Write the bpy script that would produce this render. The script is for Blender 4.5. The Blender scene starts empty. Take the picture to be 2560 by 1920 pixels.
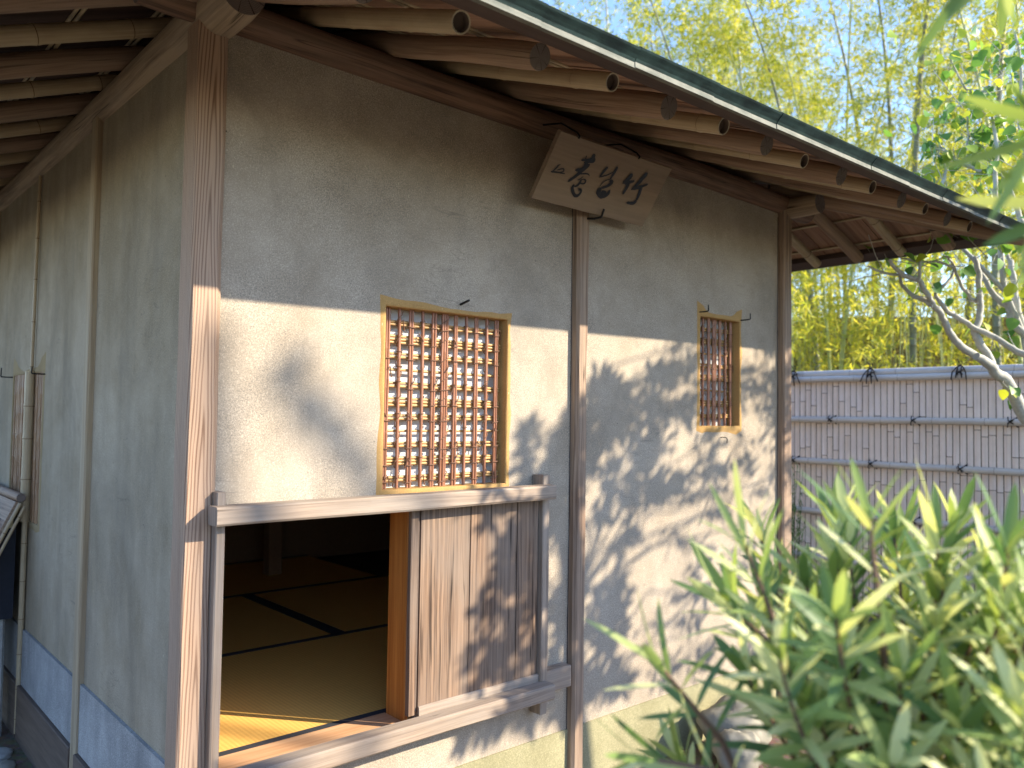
import bpy, math, random
from mathutils import Vector, Matrix, noise as mnoise
R = math.radians
sc = bpy.context.scene
col = sc.collection

# ------------------------------------------------------------------ camera
cam_d = bpy.data.cameras.new('camera'); cam = bpy.data.objects.new('camera', cam_d)
col.objects.link(cam); sc.camera = cam
FW = Vector((0.66259696, 0.74794657, 0.03925812)); RT = Vector((0.7480378, -0.66348008, 0.01528534))
UP = Vector((-0.0374796, -0.01923854, 0.99911218))
m = Matrix((RT, UP, -FW)).transposed().to_4x4(); m.translation = Vector((0, 0, 1.5))
cam.matrix_world = m
cam_d.sensor_width = 36; cam_d.lens = 2042.69 / 2560 * 36
cam_d.clip_start = 0.05; cam_d.clip_end = 400
cam_d.dof.use_dof = True; cam_d.dof.focus_distance = 2.8; cam_d.dof.aperture_fstop = 2.9

# ------------------------------------------------------------------ light
SUN = Vector((0.8, -1.0, 0.675)).normalized()
sun_d = bpy.data.lights.new('sun', 'SUN'); sun = bpy.data.objects.new('sun', sun_d)
col.objects.link(sun)
sun_d.energy = 3.6; sun_d.angle = R(0.6); sun_d.color = (1.0, 0.88, 0.70)
sun.rotation_euler = (-SUN).to_track_quat('-Z', 'Y').to_euler(); sun.location = (8, -10, 7)
world = bpy.data.worlds.new('World'); sc.world = world; world.use_nodes = True
wn = world.node_tree; wn.nodes.clear()
sky = wn.nodes.new('ShaderNodeTexSky'); sky.sky_type = 'NISHITA'; sky.sun_disc = False
sky.sun_elevation = math.asin(SUN.z); sky.sun_rotation = math.atan2(SUN.x, SUN.y)
sky.air_density = 1.0; sky.dust_density = 0.3; sky.ozone_density = 2.5
bg = wn.nodes.new('ShaderNodeBackground'); bg.inputs[1].default_value = 0.15
wo = wn.nodes.new('ShaderNodeOutputWorld')
tint = wn.nodes.new('ShaderNodeMix'); tint.data_type = 'RGBA'; tint.blend_type = 'MULTIPLY'; tint.inputs[0].default_value = 1.0; tint.inputs[7].default_value = (.88, .895, 1.0, 1)
wn.links.new(sky.outputs[0], tint.inputs[6]); wn.links.new(tint.outputs[2], bg.inputs[0]); wn.links.new(bg.outputs[0], wo.inputs[0])
sc.view_settings.view_transform = 'Standard'; sc.view_settings.look = 'None'
sc.view_settings.gamma = 1.0; sc.view_settings.exposure = 1.75; sc.view_settings.use_curve_mapping = False
sc.cycles.max_bounces = 8; sc.cycles.transparent_max_bounces = 8
sc.cycles.use_denoising = True

# ------------------------------------------------------------------ mesh builder
class MB:
    def __init__(s): s.v = []; s.f = []; s.uv = []; s.mi = []; s.sm = []
    def face(s, idx, uv=None, mi=0, smooth=False):
        s.f.append(tuple(idx)); s.uv.append(uv or [(0, 0)] * len(idx)); s.mi.append(mi); s.sm.append(smooth)
    def quad(s, a, b, c, d, mi=0, uv=None):
        n = len(s.v); s.v += [tuple(a), tuple(b), tuple(c), tuple(d)]
        s.face((n, n+1, n+2, n+3), uv or [(0, 0), (1, 0), (1, 1), (0, 1)], mi)
    def build(s, name, mats, parent=None, origin=(0, 0, 0)):
        o0 = Vector(origin)
        me = bpy.data.meshes.new(name)
        me.from_pydata([(x-o0.x, y-o0.y, z-o0.z) for x, y, z in s.v], [], s.f)
        ul = me.uv_layers.new(name='UVMap')
        flat = [c for u in s.uv for p in u for c in p]
        ul.data.foreach_set('uv', flat)
        me.polygons.foreach_set('material_index', s.mi); me.polygons.foreach_set('use_smooth', s.sm)
        for m_ in (mats if isinstance(mats, (list, tuple)) else [mats]): me.materials.append(m_)
        me.update()
        o = bpy.data.objects.new(name, me); col.objects.link(o)
        if parent is not None:
            o.parent = parent
            pl = parent_world(parent)
            o.location = o0 - pl
        else: o.location = o0
        return o

def parent_world(p):
    l = Vector(p.location)
    while p.parent is not None:
        p = p.parent; l += Vector(p.location)
    return l

def thing(name, label, cat, loc=(0, 0, 0), group=None, kind=None):
    o = bpy.data.objects.new(name, None); col.objects.link(o); o.location = loc
    o.empty_display_size = .1
    tag(o, label, cat, group, kind); return o
def tag(o, label=None, cat=None, group=None, kind=None):
    if label: o['label'] = label
    if cat: o['category'] = cat
    if group: o['group'] = group
    if kind: o['kind'] = kind
    return o

def frames(pts, up=None):
    pts = [Vector(p) for p in pts]; n = len(pts); T = []
    for i in range(n):
        t = (pts[min(i+1, n-1)] - pts[max(i-1, 0)]); T.append(t.normalized() if t.length > 1e-9 else Vector((0, 0, 1)))
    u = Vector(up) if up is not None else (Vector((0, 0, 1)) if abs(T[0].z) < .9 else Vector((1, 0, 0)))
    out = []
    for i in range(n):
        s = T[i].cross(u)
        if s.length < 1e-6: s = T[i].orthogonal()
        s.normalize(); u = s.cross(T[i]).normalized(); out.append((pts[i], s, u))
    return out

def sweep(mb, pts, prof, up=None, smooth=True, mi=0, cap=0, closed_caps=True, band=None):
    """prof(i) -> list of (a,b); band(i) -> material index of the strip i..i+1"""
    fr = frames(pts, up); base = len(mb.v); k = None; L = 0; Ls = []
    for i, (p, s, u) in enumerate(fr):
        if i: L += (p - fr[i-1][0]).length
        Ls.append(L); pr = prof(i); k = len(pr)
        for a, b in pr: mb.v.append(tuple(p + s*a + u*b))
    pr0 = prof(0); per = [0]
    for j in range(k):
        a, b = pr0[j], pr0[(j+1) % k]; per.append(per[-1] + math.hypot(a[0]-b[0], a[1]-b[1]))
    for i in range(len(fr)-1):
        for j in range(k):
            j2 = (j+1) % k; A = base+i*k
            mb.face((A+j, A+j2, A+k+j2, A+k+j), [(per[j], Ls[i]), (per[j+1], Ls[i]), (per[j+1], Ls[i+1]), (per[j], Ls[i+1])], band(i) if band else mi, smooth)
    if closed_caps:
        for i, rev in ((0, True), (len(fr)-1, False)):
            pr = prof(i); idx = [base+i*k+j for j in range(k)]; uv = [(a, b) for a, b in pr]
            # own verts so that shading stays crisp
            n = len(mb.v); mb.v += [mb.v[q] for q in idx]; idx = list(range(n, n+k))
            if rev: idx = idx[::-1]; uv = uv[::-1]
            mb.face(idx, uv, cap)

def nz(x, y=0, z=0): return mnoise.noise(Vector((x, y, z)))

def timber(mb, p0, p1, w, h, c=.003, up=None, jit=.0012, step=.12, mi=0, cap=0, seed=0.0, cs=None):
    """squared timber with chamfered, slightly uneven arrises; w across, h along `up`"""
    p0 = Vector(p0); p1 = Vector(p1); L = (p1-p0).length; n = max(1, int(L/step)); sd = seed or random.random()*50
    pts = [p0.lerp(p1, i/n) for i in range(n+1)]
    c4 = cs or (c, c, c, c)     # (+,+) (-,+) (-,-) (+,-)
    def prof(i):
        t = i*step*2.3; out = []
        W, H = w/2, h/2
        cc = [q*(1+.35*nz(t*1.7, sd, k*3.1)) for k, q in enumerate(c4)]
        ps = [(W, H-cc[0]), (W-cc[0], H), (-W+cc[1], H), (-W, H-cc[1]), (-W, -H+cc[2]), (-W+cc[2], -H), (W-cc[3], -H), (W, -H+cc[3])]
        for q, (a, b) in enumerate(ps):
            d = jit*nz(t, sd+7, q*.9); out.append((a+d*(1 if a > 0 else -1), b+d*(1 if b > 0 else -1)))
        return out
    sweep(mb, pts, prof, up, smooth=False, mi=mi, cap=cap)

def log(mb, p0, p1, r0, r1, seg=20, bump=.06, bend=.0, mi=0, cap=1, step=.08, seed=None):
    sd = seed if seed is not None else random.random()*60
    p0 = Vector(p0); p1 = Vector(p1); n = max(2, int((p1-p0).length/step)); pts = []
    for i in range(n+1):
        t = i/n; p = p0.lerp(p1, t)
        p += Vector((nz(t*2.1, sd), nz(t*2.1, sd+5), nz(t*2.1, sd+9)))*bend; pts.append(p)
    def prof(i):
        t = i/n; r = r0+(r1-r0)*t
        e = .93 if i in (0, n) else 1
        return [(r*e*(1+bump*nz(i*step*3, sd, 1.6*math.cos(q*2*math.pi/seg)+sd)+bump*.5*nz(i*step*9, sd+3, 2.6*math.sin(q*2*math.pi/seg)))*math.cos(q*2*math.pi/seg),
                 r*e*(1+bump*nz(i*step*3, sd+2, 1.6*math.sin(q*2*math.pi/seg)))*math.sin(q*2*math.pi/seg)) for q in range(seg)]
    sweep(mb, pts, prof, None, True, mi, cap)

def tube(mb, pts, rad, seg=8, mi=0, caps=True, cap=0, up=None):
    rr = rad if callable(rad) else (lambda i: rad if not isinstance(rad, (list, tuple)) else rad[0]+(rad[1]-rad[0])*i/max(1, len(pts)-1))
    sweep(mb, pts, lambda i: [(rr(i)*math.cos(q*2*math.pi/seg), rr(i)*math.sin(q*2*math.pi/seg)) for q in range(seg)], up, True, mi, cap, caps)

def bamboo(mb, p0, p1, r, seg=14, nodes=.28, hollow=True, mi=0, ring=1, dark=2, bend=0, first=None, r1=None):
    """bamboo pole with node ridges; hollow sawn end at p0"""
    p0 = Vector(p0); p1 = Vector(p1); L = (p1-p0).length; d = (p1-p0)/L; sd = random.random()*50
    r1 = r if r1 is None else r1
    st = [(0, 1, 0)]; x = first if first is not None else nodes*random.uniform(.2, .9)
    while x < L-.02:
        st += [(x-.016, 1.0, 0), (x-.006, 1.05, 0), (x-.0015, 1.07, 1), (x+.0015, 1.01, 0), (x+.006, 1.055, 0), (x+.016, .995, 0)]
        x += nodes*random.uniform(.85, 1.15)
    st.append((L, 1, 0)); pts = []; rs = []; bd = []
    side = d.cross(Vector((0, 0, 1))); side = side.normalized() if side.length > .01 else Vector((1, 0, 0))
    for (x, k, b) in st:
        t = x/L; pts.append(p0+d*x+side*(bend*math.sin(math.pi*t))+Vector((nz(x, sd), nz(x, sd+4), nz(x, sd+8)))*.002)
        rs.append((r+(r1-r)*t)*k); bd.append(ring if b else mi)
    def prof(i): return [(rs[i]*math.cos(q*2*math.pi/seg), rs[i]*math.sin(q*2*math.pi/seg)) for q in range(seg)]
    sweep(mb, pts, prof, None, True, mi, dark, not hollow, band=lambda i: bd[i])
    if hollow:
        for (p, dr, rr) in ((pts[0], d, rs[0]), (pts[-1], -d, rs[-1])):
            def pr2(i): 
                k = (rr, rr*.84, rr*.82)[i]; return [(k*math.cos(q*2*math.pi/seg), k*math.sin(q*2*math.pi/seg)) for q in range(seg)]
            sweep(mb, [p, p+dr*.0004, p+dr*.022], pr2, None, True, mi, dark, False, band=lambda i: (3, dark)[i])
            fr = frames([p+dr*.0215, p+dr*.022]); c, s, u = fr[0]; n = len(mb.v)
            for q in range(seg): mb.v.append(tuple(c+s*(rr*.83*math.cos(q*2*math.pi/seg))+u*(rr*.83*math.sin(q*2*math.pi/seg))))
            mb.face(range(n, n+seg), None, dark)

def box(mb, a, b, mi=0, c=0.0):
    x0, y0, z0 = a; x1, y1, z1 = b
    P = [(x0, y0, z0), (x1, y0, z0), (x1, y1, z0), (x0, y1, z0), (x0, y0, z1), (x1, y0, z1), (x1, y1, z1), (x0, y1, z1)]
    n = len(mb.v); mb.v += P
    for q in ((0, 3, 2, 1), (4, 5, 6, 7), (0, 1, 5, 4), (1, 2, 6, 5), (2, 3, 7, 6), (3, 0, 4, 7)):
        uv = []
        for k in q:
            p = P[k]; dims = (x1-x0, y1-y0, z1-z0)
            nrm = (q in ((0, 3, 2, 1), (4, 5, 6, 7)), q in ((0, 1, 5, 4), (2, 3, 7, 6)))
            if nrm[0]: uv.append((p[0], p[1]))
            elif nrm[1]: uv.append((p[0], p[2]))
            else: uv.append((p[1], p[2]))
        mb.face([n+k for k in q], uv, mi)

# ------------------------------------------------------------------ materials
class NT:
    def __init__(s, name):
        s.m = bpy.data.materials.new(name); s.m.use_nodes = True; s.t = s.m.node_tree; s.t.nodes.clear()
        s.out = s.n('ShaderNodeOutputMaterial')
    def n(s, typ, ins=None, **kw):
        nd = s.t.nodes.new(typ)
        for k, v in kw.items(): setattr(nd, k, v)
        for k, v in (ins or {}).items():
            if hasattr(v, 'is_output') or hasattr(v, 'links') and not isinstance(v, (int, float)): s.t.links.new(v, nd.inputs[k])
            else: nd.inputs[k].default_value = v
        return nd
    def math(s, op, a, b=0.0, c=0.0):
        return s.n('ShaderNodeMath', {0: a, 1: b, 2: c}, operation=op).outputs[0]
    def ramp(s, fac, stops):
        nd = s.n('ShaderNodeValToRGB', {0: fac}); e = nd.color_ramp.elements
        while len(e) < len(stops): e.new(.5)
        for el, (p, c) in zip(e, stops):
            el.position = p; el.color = (c if isinstance(c, (tuple, list)) else (c, c, c))[:3] + (1,) if isinstance(c, tuple) else (c, c, c, 1)
        return nd.outputs[0]
    def mix(s, f, a, b, mode='MIX'):
        nd = s.n('ShaderNodeMix', data_type='RGBA', blend_type=mode)
        for k, v in ((0, f), (6, a), (7, b)):
            if hasattr(v, 'links'): s.t.links.new(v, nd.inputs[k])
            else: nd.inputs[k].default_value = (tuple(v)+(1,) if isinstance(v, tuple) and len(v) == 3 else v)
        return nd.outputs[2]
    def noise(s, vec, scale, detail=3, rough=.5, dist=0):
        return s.n('ShaderNodeTexNoise', {'Vector': vec, 'Scale': scale, 'Detail': detail, 'Roughness': rough, 'Distortion': dist}).outputs[0]
    def scalev(s, vec, sx, sy, sz=1):
        return s.n('ShaderNodeMapping', {'Vector': vec, 'Scale': (sx, sy, sz)}).outputs[0]
    def finish(s, color, rough=.8, bump=None, bstr=.3, bdist=.002, spec=.3, metal=0.0):
        ins = {'Base Color': color if hasattr(color, 'links') else tuple(color)+(1,), 'Roughness': rough, 'Specular IOR Level': spec, 'Metallic': metal}
        p = s.n('ShaderNodeBsdfPrincipled', ins)
        if bump is not None:
            b = s.n('ShaderNodeBump', {'Height': bump, 'Strength': bstr, 'Distance': bdist}); s.t.links.new(b.outputs[0], p.inputs['Normal'])
        s.t.links.new(p.outputs[0], s.out.inputs[0]); return s.m
    def uvrand(s, k=13.7):
        tc = s.n('ShaderNodeTexCoord').outputs['UV']; oi = s.n('ShaderNodeObjectInfo').outputs['Random']
        sep = s.n('ShaderNodeSeparateXYZ', {0: tc}); off = s.math('MULTIPLY', oi, k)
        return sep.outputs[0], sep.outputs[1], off

def wood(name, light, dark, gray=None, F=90, fine=1.0, rough=.75, grayamt=.5, arch=None, bstr=.35, contrast=(.35, .62), cracks=0.0, stains=0.0):
    t = NT(name); u, v, off = t.uvrand()
    def comb(a, b, c=0.0): return t.n('ShaderNodeCombineXYZ', {0: a, 1: b, 2: c}).outputs[0]
    w = t.noise(comb(t.math('MULTIPLY', u, 7.0), t.math('MULTIPLY', v, 1.1), off), 1.0, 3)
    uw = t.math('ADD', u, t.math('MULTIPLY', w, .035))
    g1 = t.noise(comb(t.math('MULTIPLY', uw, F), t.math('MULTIPLY', v, 1.4), off), 1.0, 4, .6)
    g2 = t.noise(comb(t.math('MULTIPLY', uw, F*4), t.math('MULTIPLY', v, 6.0), off), 1.0, 3, .6)
    if arch:
        cx_, cz_, A, B = arch
        du = t.math('SUBTRACT', uw, cx_)
        rr = t.math('SQRT', t.math('ADD', t.math('MULTIPLY', du, du), 2e-5))
        ph = t.math('ADD', t.math('MULTIPLY', rr, A), t.math('MULTIPLY', t.math('SUBTRACT', v, cz_), B))
        ph = t.math('ADD', ph, t.math('MULTIPLY', t.noise(comb(t.math('MULTIPLY', u, 30.0), t.math('MULTIPLY', v, 3.0), 0.0), 1.0, 2), 3.0))
        sn = t.math('MULTIPLY_ADD', t.math('SINE', ph), .5, .5); sn = t.math('POWER', sn, 2.2)
        g1 = t.math('SUBTRACT', t.math('MULTIPLY_ADD', g1, .45, .46), t.math('MULTIPLY', sn, .42))
    gg = t.math('MULTIPLY_ADD', g2, .3*fine, t.math('MULTIPLY', g1, 1-.3*fine))
    c = t.mix(t.ramp(gg, [(contrast[0], 0.0), (contrast[1], 1.0)]), dark, light)
    if gray:
        b = t.noise(comb(t.math('MULTIPLY', u, 9.0), t.math('MULTIPLY', v, 2.5), t.math('ADD', off, 4.0)), 1.0, 4, .6)
        c = t.mix(t.math('MULTIPLY', t.ramp(b, [(.35, 0.0), (.65, 1.0)]), grayamt), c, t.mix(g2, tuple(x*.6 for x in gray), gray))
    if stains:
        b = t.noise(comb(t.math('MULTIPLY', u, 60.0), t.math('MULTIPLY', v, 2.2), t.math('ADD', off, 9.0)), 1.0, 3, .5)
        c = t.mix(t.math('MULTIPLY', t.ramp(b, [(.60, 0.0), (.72, 1.0)]), stains), c, tuple(x*.25 for x in dark))
    hb = gg
    if cracks:
        cr = t.noise(comb(t.math('MULTIPLY', uw, 38.0), t.math('MULTIPLY', v, .9), t.math('ADD', off, 21.0)), 1.0, 2, .4)
        k = t.ramp(cr, [(.485, 0.0), (.5, 1.0), (.515, 0.0)]); k = t.math('MULTIPLY', k, cracks)
        msk = t.noise(comb(t.math('MULTIPLY', u, 12.0), t.math('MULTIPLY', v, 1.5), off), 1.0, 2); k = t.math('MULTIPLY', k, t.ramp(msk, [(.5, 0.0), (.6, 1.0)]))
        c = t.mix(k, c, tuple(x*.18 for x in dark))
    return t.finish(c, rough, hb, bstr, .0015, .25)

def endgrain(name, a, b):
    t = NT(name); tc = t.n('ShaderNodeTexCoord').outputs['UV']
    wv = t.n('ShaderNodeTexWave', {'Vector': tc, 'Scale': 70.0, 'Distortion': 2.5, 'Detail': 2.0, 'Detail Scale': 1.5}, wave_type='RINGS', rings_direction='Z')
    gr = t.n('ShaderNodeTexGradient', {'Vector': tc}, gradient_type='RADIAL').outputs[0]
    ck = t.noise(t.n('ShaderNodeCombineXYZ', {0: t.math('MULTIPLY', gr, 26.0)}).outputs[0], 1.0, 2)
    c = t.mix(wv.outputs['Fac'], a, b); c = t.mix(t.ramp(ck, [(.60, 0.0), (.64, 1.0)]), c, tuple(x*.3 for x in a))
    return t.finish(c, .9, wv.outputs['Fac'], .4)

def bambmat(name, a, b, spots=0.25, rough=.5, gray=None):
    t = NT(name); u, v, off = t.uvrand()
    vec = t.n('ShaderNodeCombineXYZ', {0: t.math('MULTIPLY', u, 160.0), 1: t.math('MULTIPLY', v, 2.0), 2: off}).outputs[0]
    g = t.noise(vec, 1.0, 3); vec2 = t.n('ShaderNodeCombineXYZ', {0: t.math('MULTIPLY', u, 14.0), 1: t.math('MULTIPLY', v, 5.0), 2: off}).outputs[0]
    g2 = t.noise(vec2, 1.0, 4, .6)
    c = t.mix(t.ramp(t.math('MULTIPLY_ADD', g, .5, t.math('MULTIPLY', g2, .5)), [(.38, 0.0), (.62, 1.0)]), b, a)
    c = t.mix(t.math('MULTIPLY', t.ramp(g2, [(.62, 0.0), (.74, 1.0)]), spots), c, gray or tuple(x*.35 for x in b))
    return t.finish(c, rough, g, .12, .001, .35)

def flat(name, c, rough=.8, spec=.3, metal=0.0, sc_=60, var=.25):
    t = NT(name); tc = t.n('ShaderNodeTexCoord').outputs['Object']
    g = t.noise(tc, sc_, 4, .6); col_ = t.mix(g, tuple(x*(1-var) for x in c), tuple(min(1, x*(1+var)) for x in c))
    return t.finish(col_, rough, g, .2, .001, spec, metal)

def plaster(name, base, pale, dark, grain=1.0, tint=None, streak=False):
    t = NT(name); tc = t.n('ShaderNodeTexCoord').outputs['Object']
    big = t.noise(tc, 1.3, 4, .6, .6); mid = t.noise(tc, 6.0, 6, .68)
    fine = t.noise(tc, 210.0, 4, .7); vf = t.noise(tc, 620.0, 2, .6)
    c = t.mix(t.ramp(t.math('MULTIPLY_ADD', big, .6, t.math('MULTIPLY', mid, .4)), [(.40, 0.0), (.60, 1.0)]), base, pale)
    sp = t.math('MULTIPLY_ADD', fine, .55, t.math('MULTIPLY', vf, .45))
    msk = t.ramp(t.noise(tc, 3.1, 3, .6), [(.35, .35), (.62, 1.0)])
    c = t.mix(t.math('MULTIPLY', t.math('MULTIPLY', t.ramp(sp, [(.40, 1.0), (.52, 0.0)]), msk), .55*grain), c, dark)
    c = t.mix(t.math('MULTIPLY', t.ramp(sp, [(.54, 0.0), (.66, 1.0)]), .6*grain), c, tuple(min(.95, x*1.5) for x in pale))
    # straw flecks
    vo = t.n('ShaderNodeTexVoronoi', {'Vector': t.n('ShaderNodeMapping', {'Vector': tc, 'Scale': (1, 1, .35), 'Rotation': (.2, .3, 0)}).outputs[0], 'Scale': 26.0}).outputs['Distance']
    c = t.mix(t.math('MULTIPLY', t.ramp(vo, [(.03, 1.0), (.055, 0.0)]), .5), c, (.72, .62, .42))
    vo2 = t.n('ShaderNodeTexVoronoi', {'Vector': tc, 'Scale': 11.0}).outputs['Distance']
    c = t.mix(t.math('MULTIPLY', t.ramp(vo2, [(.02, 1.0), (.034, 0.0)]), .8), c, tuple(x*.25 for x in dark))
    sn_ = t.noise(t.scalev(tc, 2.2, 2.2, 1.1), 1.0, 6, .7, .8); c = t.mix(t.math('MULTIPLY', t.ramp(sn_, [(.50, 0.0), (.68, 1.0)]), .38), c, dark)
    if streak:
        st = t.noise(t.scalev(tc, 9, 9, .9), 1.0, 4, .6); c = t.mix(t.math('MULTIPLY', t.ramp(st, [(.45, 0.0), (.7, 1.0)]), .35), c, dark)
    # hairline trowel scratches
    wv = t.noise(t.n('ShaderNodeMapping', {'Vector': tc, 'Scale': (1.2, 1.2, 6)}).outputs[0], 2.0, 3, .5, 1.0)
    sc2 = t.ramp(wv, [(.494, 0.0), (.5, 1.0), (.506, 0.0)]); m3 = t.ramp(t.noise(tc, 2.2, 1), [(.56, 0.0), (.62, 1.0)])
    c = t.mix(t.math('MULTIPLY', t.math('MULTIPLY', sc2, m3), .5), c, dark)
    h = t.math('MULTIPLY_ADD', sp, .5, t.math('MULTIPLY', mid, .5))
    return t.finish(c, .95, h, .35, .0022, .12)

def leafmat(name, c1, c2, c3, trans=.4, rough=.45, spec=.35):
    t = NT(name); ge = t.n('ShaderNodeNewGeometry'); rnd = ge.outputs['Random Per Island']
    tc = t.n('ShaderNodeTexCoord').outputs['Object']; g = t.noise(tc, 9.0, 2)
    c = t.ramp(t.math('MULTIPLY_ADD', rnd, .75, t.math('MULTIPLY', g, .25)), [(.1, c1), (.5, c2), (.9, c3)])
    p = t.n('ShaderNodeBsdfPrincipled', {'Base Color': c, 'Roughness': rough, 'Specular IOR Level': spec})
    tr = t.n('ShaderNodeBsdfTranslucent', {'Color': t.mix(1.0, c, (1.0, .95, .45), 'MULTIPLY')})
    mx = t.n('ShaderNodeMixShader', {0: trans}); t.t.links.new(p.outputs[0], mx.inputs[1]); t.t.links.new(tr.outputs[0], mx.inputs[2])
    t.t.links.new(mx.outputs[0], t.out.inputs[0]); return t.m

M = {}
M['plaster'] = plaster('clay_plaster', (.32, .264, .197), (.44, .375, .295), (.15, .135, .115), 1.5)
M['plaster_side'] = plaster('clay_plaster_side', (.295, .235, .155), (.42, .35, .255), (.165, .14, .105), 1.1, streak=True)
M['plaster_low'] = plaster('mossy_foundation_plaster', (.24, .22, .125), (.36, .33, .20), (.14, .14, .08), 1.2)
M['ochre'] = plaster('ochre_clay', (.38, .225, .08), (.48, .305, .125), (.27, .16, .065), .8)
M['skirt'] = plaster('pale_lime_skirt', (.25, .245, .235), (.44, .43, .41), (.16, .16, .16), 1.4, streak=True)
M['post'] = wood('weathered_cedar_post', (.45, .30, .20), (.17, .09, .052), (.39, .315, .25), F=110, grayamt=.35, arch=(.235, 1.3, 700, 20), contrast=(.3, .62))
M['post_pale'] = wood('pale_cedar_post', (.42, .32, .2), (.26, .18, .105), (.45, .4, .3), F=60, grayamt=.4)
M['post2'] = wood('grey_cedar_post', (.39, .27, .185), (.13, .075, .048), (.34, .275, .21), F=110, grayamt=.5, cracks=.9)
M['rail'] = wood('silvered_rail_wood', (.36, .275, .205), (.16, .112, .08), (.38, .33, .275), F=80, grayamt=.6, contrast=(.3, .62), bstr=.6, cracks=.5)
M['plank'] = wood('streaked_door_planks', (.28, .18, .115), (.06, .034, .023), (.27, .215, .17), F=120, grayamt=.6, stains=.95, cracks=.9, contrast=(.36, .6))
M['sill'] = wood('orange_sill_wood', (.66, .40, .22), (.48, .24, .11), None, F=45, rough=.5)
M['jamb'] = wood('amber_jamb_wood', (.50, .21, .05), (.30, .10, .02), None, F=60, rough=.4)
M['log'] = wood('cedar_log', (.37, .25, .165), (.18, .105, .065), (.34, .265, .20), F=55, grayamt=.4, cracks=.9)
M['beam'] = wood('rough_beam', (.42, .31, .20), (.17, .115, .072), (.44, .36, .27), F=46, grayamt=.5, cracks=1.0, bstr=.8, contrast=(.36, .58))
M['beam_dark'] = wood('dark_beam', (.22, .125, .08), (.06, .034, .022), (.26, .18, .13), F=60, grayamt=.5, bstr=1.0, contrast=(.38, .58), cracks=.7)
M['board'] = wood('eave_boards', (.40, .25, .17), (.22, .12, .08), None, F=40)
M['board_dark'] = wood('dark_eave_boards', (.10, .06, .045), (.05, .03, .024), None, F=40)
M['fascia'] = wood('dark_fascia', (.085, .055, .045), (.045, .03, .026), None, F=50)
M['base'] = wood('brown_base_board', (.15, .11, .085), (.085, .06, .045), None, F=20)
M['end'] = endgrain('log_end_grain', (.13, .10, .085), (.21, .17, .145))
M['end2'] = endgrain('rail_end_grain', (.27, .22, .19), (.4, .34, .3))
M['bam'] = bambmat('dry_bamboo', (.47, .37, .23), (.34, .25, .15))
M['bam_ring'] = flat('bamboo_node_ring', (.16, .1, .05))  # dark ring at each bamboo node; also the fence backing
M['dark'] = flat('bamboo_hollow', (.13, .095, .075), .9)
M['bam_cut'] = flat('bamboo_cut', (.5, .42, .3))
BAMS = [M['bam'], M['bam_ring'], M['dark'], M['bam_cut']]
M['lath'] = bambmat('split_bamboo_lath', (.56, .46, .3), (.4, .31, .19))
M['bam_gray'] = bambmat('silver_bamboo', (.68, .62, .56), (.52, .47, .42), .3, .45)
M['slat'] = bambmat('split_bamboo_slat', (.90, .76, .67), (.76, .63, .55), .2, .5)
M['reed_v'] = bambmat('russet_reed', (.38, .18, .105), (.23, .10, .055), .2, .4)
M['reed_h'] = bambmat('tan_reed', (.50, .31, .12), (.36, .20, .07), .2, .4)
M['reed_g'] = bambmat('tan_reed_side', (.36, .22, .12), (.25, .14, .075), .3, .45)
M['vine'] = flat('vine', (.17, .09, .055), .7)
def paperm():
    t = NT('shoji_paper'); tc = t.n('ShaderNodeTexCoord').outputs['Object']; g = t.noise(tc, 30.0, 4, .6)
    c = t.mix(g, (.80, .80, .79), (.88, .88, .86)); d = t.n('ShaderNodeBsdfDiffuse', {'Color': c}); r_ = t.n('ShaderNodeBsdfTranslucent', {'Color': c})
    mx = t.n('ShaderNodeMixShader', {0: .38}); t.t.links.new(d.outputs[0], mx.inputs[1]); t.t.links.new(r_.outputs[0], mx.inputs[2]); t.t.links.new(mx.outputs[0], t.out.inputs[0]); return t.m
M['paper'] = paperm()
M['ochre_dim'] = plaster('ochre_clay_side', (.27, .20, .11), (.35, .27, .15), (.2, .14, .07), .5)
M['iron'] = flat('black_iron', (.02, .02, .021), .5, .5, .6)
M['ink'] = flat('ink', (.012, .012, .015), .45, .5)
M['sign'] = wood('old_sign_board', (.27, .20, .14), (.17, .12, .085), (.23, .185, .14), F=30, grayamt=.4, rough=.8, contrast=(.2, .7))
M['rope'] = flat('black_palm_rope', (.015, .013, .013), .9)
M['brass'] = flat('dull_brass', (.55, .5, .3), .4, .5, .7)
M['navy'] = flat('shade_and_crack_dark', (.015, .018, .028), .6)  # near black for the shade block under the cover and the plaster cracks

def copper(name, a, b, rough=.45, metal=.55):
    t = NT(name); tc = t.n('ShaderNodeTexCoord').outputs['Object']
    g = t.noise(t.scalev(tc, 3, 3, 30), 3.0, 4, .6); g2 = t.noise(tc, 14.0, 4, .6)
    c = t.mix(t.ramp(t.math('MULTIPLY_ADD', g, .5, t.math('MULTIPLY', g2, .5)), [(.4, 0.0), (.62, 1.0)]), a, b)
    return t.finish(c, rough, g2, .15, .001, .5, metal)
M['cop_dark'] = copper('dark_green_copper', (.014, .026, .025), (.04, .075, .068))  # upper band of the eave edge, darker and greener than the lip
M['cop_pale'] = copper('pale_copper', (.09, .10, .08), (.19, .19, .155), .8, 0.0)  # paler lower lip of the eave edge; also the padlock shackle
M['cop_top'] = copper('roof_copper', (.12, .2, .17), (.2, .28, .23), .5, .3)

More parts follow.
